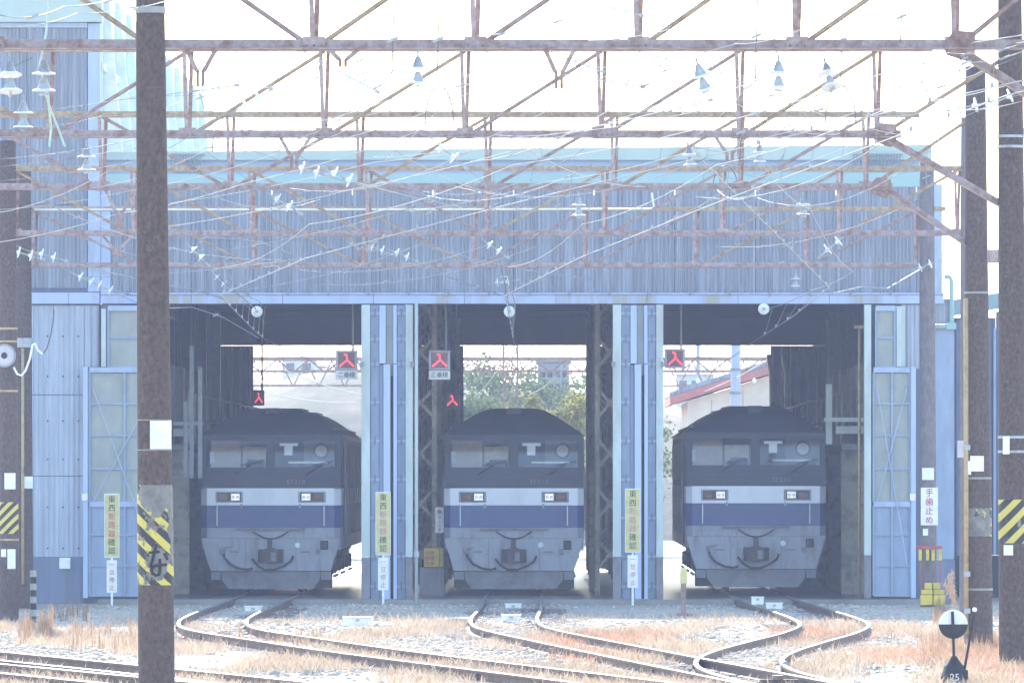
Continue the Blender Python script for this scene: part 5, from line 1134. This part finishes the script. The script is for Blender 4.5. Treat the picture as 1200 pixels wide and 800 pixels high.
# ================================================================== BEYOND THE SHED
hl = MB(); HX = np.linspace(-90, 90, 90); HYs = [296, 304, 312, 345, 520]
prof = lambda x_: 6.2 + .7 * math.sin(x_ * .21 + 2.4) + .35 * math.sin(x_ * .63) + 1.6 / (1 + math.exp((x_ + 7) * .5))
for j, yy in enumerate(HYs):
    for xk in HX: hl.v.append((float(xk), yy, -.3 + prof(xk) * (0, .5, .86, 1.0, 1.14)[j] + (.25 * math.sin(xk * .81 + j) if j else 0)))
nh = len(HX); hl.f = [(j * nh + i, j * nh + i + 1, (j + 1) * nh + i + 1, (j + 1) * nh + i) for j in range(4) for i in range(nh - 1)]
meta(hl.build('hills', M['hill'], smooth=True), 'pale scrubby hillside beyond the shed', kind='structure')
def house(lb, x, Y, z, w_, d_, h_, mw, mr, nwin=3):
    tt = thing('house', lb, 'house', (x, Y, z)); MB().box(x - w_ / 2, x + w_ / 2, Y, Y + d_, z - 3, z + h_).build('wall', mw, tt)
    MB().add([(x - w_ / 2 - .4, Y - .4, z + h_), (x + w_ / 2 + .4, Y - .4, z + h_), (x + w_ / 2 + .4, Y + d_ + .4, z + h_), (x - w_ / 2 - .4, Y + d_ + .4, z + h_), (x - w_ / 2 + .6, Y + d_ / 2, z + h_ * 1.4), (x + w_ / 2 - .6, Y + d_ / 2, z + h_ * 1.4)],
             [(3, 2, 1, 0), (0, 1, 5, 4), (2, 3, 4, 5), (1, 2, 5), (3, 0, 4)]).build('roof', mr, tt)
    for k in range(nwin):
        xa = x - w_ / 2 + w_ * (k + .5) / nwin; MB().box(xa - .22, xa + .22, Y - .05, Y + .02, z + h_ * .35, z + h_ * .75).build('window', M['pane'], tt)
house('white two-window house on the hillside seen through the left bay', PX(350, 425), 425, 7.8, 1.9, 3, 1.4, M['house_white'], M['house_roof'], 2)
house('pale house with a broad roof on the hillside seen through the left bay', PX(392, 440), 440, 7.6, 2.4, 3, 1.3, M['house_white'], M['house_roof'], 3)
house('far white house seen over the middle locomotive', PX(560, 440), 440, 6.8, 2.2, 3, 1.4, M['house_white'], M['house_roof'], 3)
house('far pale house seen beside the pole in the right bay', PX(815, 440), 440, 7.0, 2.2, 3, 1.4, M['house_white'], M['house_roof'], 3)
ab = thing('apartment_block', 'hazy blue apartment block behind the middle locomotive', 'building', (PX(648, 285), 285, -.2))
MB().box(PX(630, 285), PX(667, 285), 285, 292, -.3, PZ(424, 285)).build('wall', M['cladding'], ab)
for i_ in range(4):
    for k_ in range(4): xk = PX(634 + i_ * 8.5, 285); zk = PZ(434 + k_ * 15, 285); MB().box(xk, xk + .16, 284.95, 285, zk - .25, zk).build('window', M['pane'], ab)
MB().box(PX(628, 285), PX(669, 285), 284.8, 292.2, PZ(424, 285), PZ(422, 285)).build('roof', M['concrete'], ab)
# cream gable building with red eaves behind the right bay
YW = 250.0; wb = thing('warehouse', 'cream building with red-edged sloping roof seen through the right bay', 'building', (PX(870, YW), YW, 0))
xa, xb = PX(806, YW), PX(990, YW); za, zb = PZ(470, YW), PZ(412, YW)
MB().prism([(xa, -.1), (xb, -.1), (xb, zb), (xa, za)], YW, YW + 12).build('wall', M['wall_cream'], wb)
MB().prism([(xa - .6, za - .12), (xb, zb + .04), (xb, zb + .32), (xa - .6, za + .15)], YW - .5, YW + 12).build('roof_edge', M['roof_red'], wb)
MB().prism([(xa - .6, za + .16), (xb, zb + .33), (xb, zb + .55), (xa - .6, za + .30)], YW - .4, YW + 14).build('roof', M['cladding'], wb)
for k in range(5): xk = xa + .8 + k * 1.05; MB().box(xk - .01, xk + .01, YW - .012, YW, 0, za + (zb - za) * (xk - xa) / (xb - xa) - .2).build('wall_joint', M['concrete'], wb)
tt = thing('utility_pole', 'pale thick pole standing beyond the right bay', 'pole', (PX(862, 225), 225, -.1)); MB().tube([(PX(862, 225), 225, -.1), (PX(862, 225), 225, 9)], .17, 14, .13).build('shaft', M['cladding_pale'], tt, smooth=True)
for z in (5.6, 4.9): MB().tube([(PX(862, 225), 225, z), (PX(862, 225), 225, z + .08)], .19, 14).build('band', M['interior_grey'], tt)
tt = thing('utility_pole', 'slender far pole seen beside the cream building', 'pole', (PX(818, 330), 330, -.1)); MB().tube([(PX(818, 330), 330, -.1), (PX(818, 330), 330, 8.5)], .12, 10, .09).build('shaft', M['cladding_pale'], tt, smooth=True); MB().box(PX(818, 330) - .6, PX(818, 330) + .6, 329.9, 330, 7.6, 7.7).build('crossarm', M['interior_grey'], tt)
lm = thing('lattice_mast', 'rusty lattice mast behind the middle locomotive', 'mast', (PX(598, 235), 235, -.1))
xm0 = PX(598, 235)
for a in (-.22, .22):
    for b_ in (-.2, .2): MB().box(xm0 + a - .03, xm0 + a + .03, 235 + b_ - .03, 235 + b_ + .03, -.1, 7.2).build('leg', M['rust'], lm)
for k in range(11):
    z = .2 + k * .62; MB().bar((xm0 - .22, 234.77, z), (xm0 + .22, 234.77, z + .6), .015, .04).bar((xm0 + .22, 234.76, z), (xm0 - .22, 234.76, z + .6), .015, .04).build('lacing', M['rust'], lm)
for Yg, lb in ((232, 'far rusty gantry beam just beyond the shed, on the lattice mast'), (290, 'farther rusty gantry beam beyond the lattice mast')):
    gt = thing('overhead_gantry', lb, 'gantry', (-10, Yg, 5.6), 'overhead line gantries'); z0, z1 = (5.65, 6.05) if Yg < 250 else (5.9, 6.9)
    for z in (z0, z1): MB().box(-13, 9, Yg, Yg + .12, z, z + .08).build('chord', M['rust'], gt)
    for k in range(22): xa = -13 + k; MB().bar((xa, Yg + .05, z0), (xa + .5, Yg + .05, z1), .03, .05).bar((xa + .5, Yg + .05, z1), (xa + 1, Yg + .05, z0), .03, .05).build('web', M['rust'], gt)
    for xp in (-13, 9): MB().tube([(xp, Yg + .06, -.2), (xp, Yg + .06, z1 + .3)], .16, 10).build('column', M['pole'], gt)
for i in range(9):
    xa = -9 + i * 1.9 + random.uniform(-.4, .4); tt = thing('far_wire', 'thin overhead wire beyond the shed rear opening', 'overhead wire', (xa, 203, 5.3), 'wires beyond the shed')
    MB().tube(sag((xa, 203, 5.2 + .2 * (i % 3)), (xa + random.uniform(-3, 5), 300, 5.4 + .2 * (i % 2)), .25), .014, 4).build('wire', M['wire'], tt); MB().lathe([(.03, -.06), (.10, 0), (.03, .06)], 10, 'X', (xa + .3, 228, 5.35)).build('insulator', M['porcelain'], tt)
def tree(lb, x, Y, h_, r_, leaf, nl=2600, conif=False):
    tt = thing('tree', lb, 'tree', (x, Y, -.1)); tr_ = MB().tube([(x, Y, -.2), (x + .1, Y, h_ * .35), (x - .05, Y, h_ * .6), (x, Y, h_ * .85)], r_ * .09, 8, r_ * .02)
    for k in range(6):
        a = k * 1.05; z = h_ * (.3 + .08 * k); tr_.tube([(x, Y, z), (x + r_ * .35 * math.cos(a), Y + r_ * .35 * math.sin(a), z + h_ * .1), (x + r_ * .6 * math.cos(a), Y + r_ * .6 * math.sin(a), z + h_ * .16)], r_ * .03, 5, r_ * .008)
    tr_.build('trunk', M['bark'], tt)
    cs = [(x + random.gauss(0, r_ * .38), Y + random.gauss(0, r_ * .38), h_ * random.uniform(.32, .95)) for _ in range(26)]
    n_ = nl; ci = rng.integers(0, len(cs), n_); C_ = np.array(cs)[ci] + rng.normal(0, r_ * .16, (n_, 3)) * [1, 1, .8]
    u = rng.normal(0, 1, (n_, 3)); u /= np.linalg.norm(u, axis=1)[:, None]; v = np.cross(u, rng.normal(0, 1, (n_, 3))); v /= np.linalg.norm(v, axis=1)[:, None]; sz = rng.uniform(.05, .11, (n_, 1)) * max(1, r_ * .5)
    V = np.stack([C_ - u * sz, C_ + v * sz * .6, C_ + u * sz, C_ - v * sz * .6], 1) - np.array([x, Y, -.1])
    F = (np.array([(0, 1, 2), (0, 2, 3)])[None] + 4 * np.arange(n_)[:, None, None]).reshape(-1, 3)
    o = bulk('crown', V.reshape(-1, 3), F, leaf, None); del o["kind"]; o.parent = tt; return tt
tree('yellowish tree just right of the lattice mast beyond the shed', PX(622, 236), 238, 5.3, .75, M['leaf_yellow'], 1800)
tree('yellow-green bushy tree near the middle bay right edge', PX(675, 232), 234, 5.2, 1.1, M['leaf_yellow'], 2600)
tree('dark green tree left of the lattice mast beyond the shed', PX(560, 240), 242, 5.0, 1.5, M['leaf_green'], 4200)
tree('broad green tree directly behind the lattice mast', PX(592, 252), 255, 4.9, 1.6, M['leaf_green'], 4200)
tree('low green tree below the hazy blue apartment block', PX(650, 262), 262, 3.9, 1.6, M['leaf_green'], 3600)
for k_, (px_, Y_, h__, r__, lb_) in enumerate(((548, 276, 6.4, 2.0, 'tall green tree at the left edge of the middle rear opening'), (585, 284, 6.9, 2.2, 'tallest green tree behind the lattice mast'), (615, 278, 6.3, 1.9, 'tall leafy tree behind the yellowish tree'), (690, 276, 6.2, 2.0, 'tall green tree beside the apartment block'))):
    tree(lb_, PX(px_, Y_), Y_, h__, r__, M['leaf_green'], 4200)
tree('round green tree beyond the left bay', PX(405, 232), 232, 3.2, 1.2, M['leaf_green'], 3000)
tree('dark green tree between the middle and right bays beyond the shed', PX(728, 240), 240, 4.4, 1.7, M['leaf_green'], 3600)
# ================================================================== HAZE
m = bpy.data.materials.new('haze_air'); m.use_nodes = True; t = m.node_tree; t.nodes.clear()
pv = t.nodes.new("ShaderNodeVolumePrincipled"); pv.inputs["Color"].default_value = (*HAZE_COLOR, 1); pv.inputs["Density"].default_value = HAZE_DENSITY; pv.inputs["Anisotropy"].default_value = 0.35
om = t.nodes.new("ShaderNodeOutputMaterial"); t.links.new(pv.outputs[0], om.inputs["Volume"])
hz_ = MB().box(-1600, 1600, -1300, 2100, -2.5, 34).build('haze', m); meta(hz_, 'pale blue haze hanging in the air over the yard', kind='stuff')
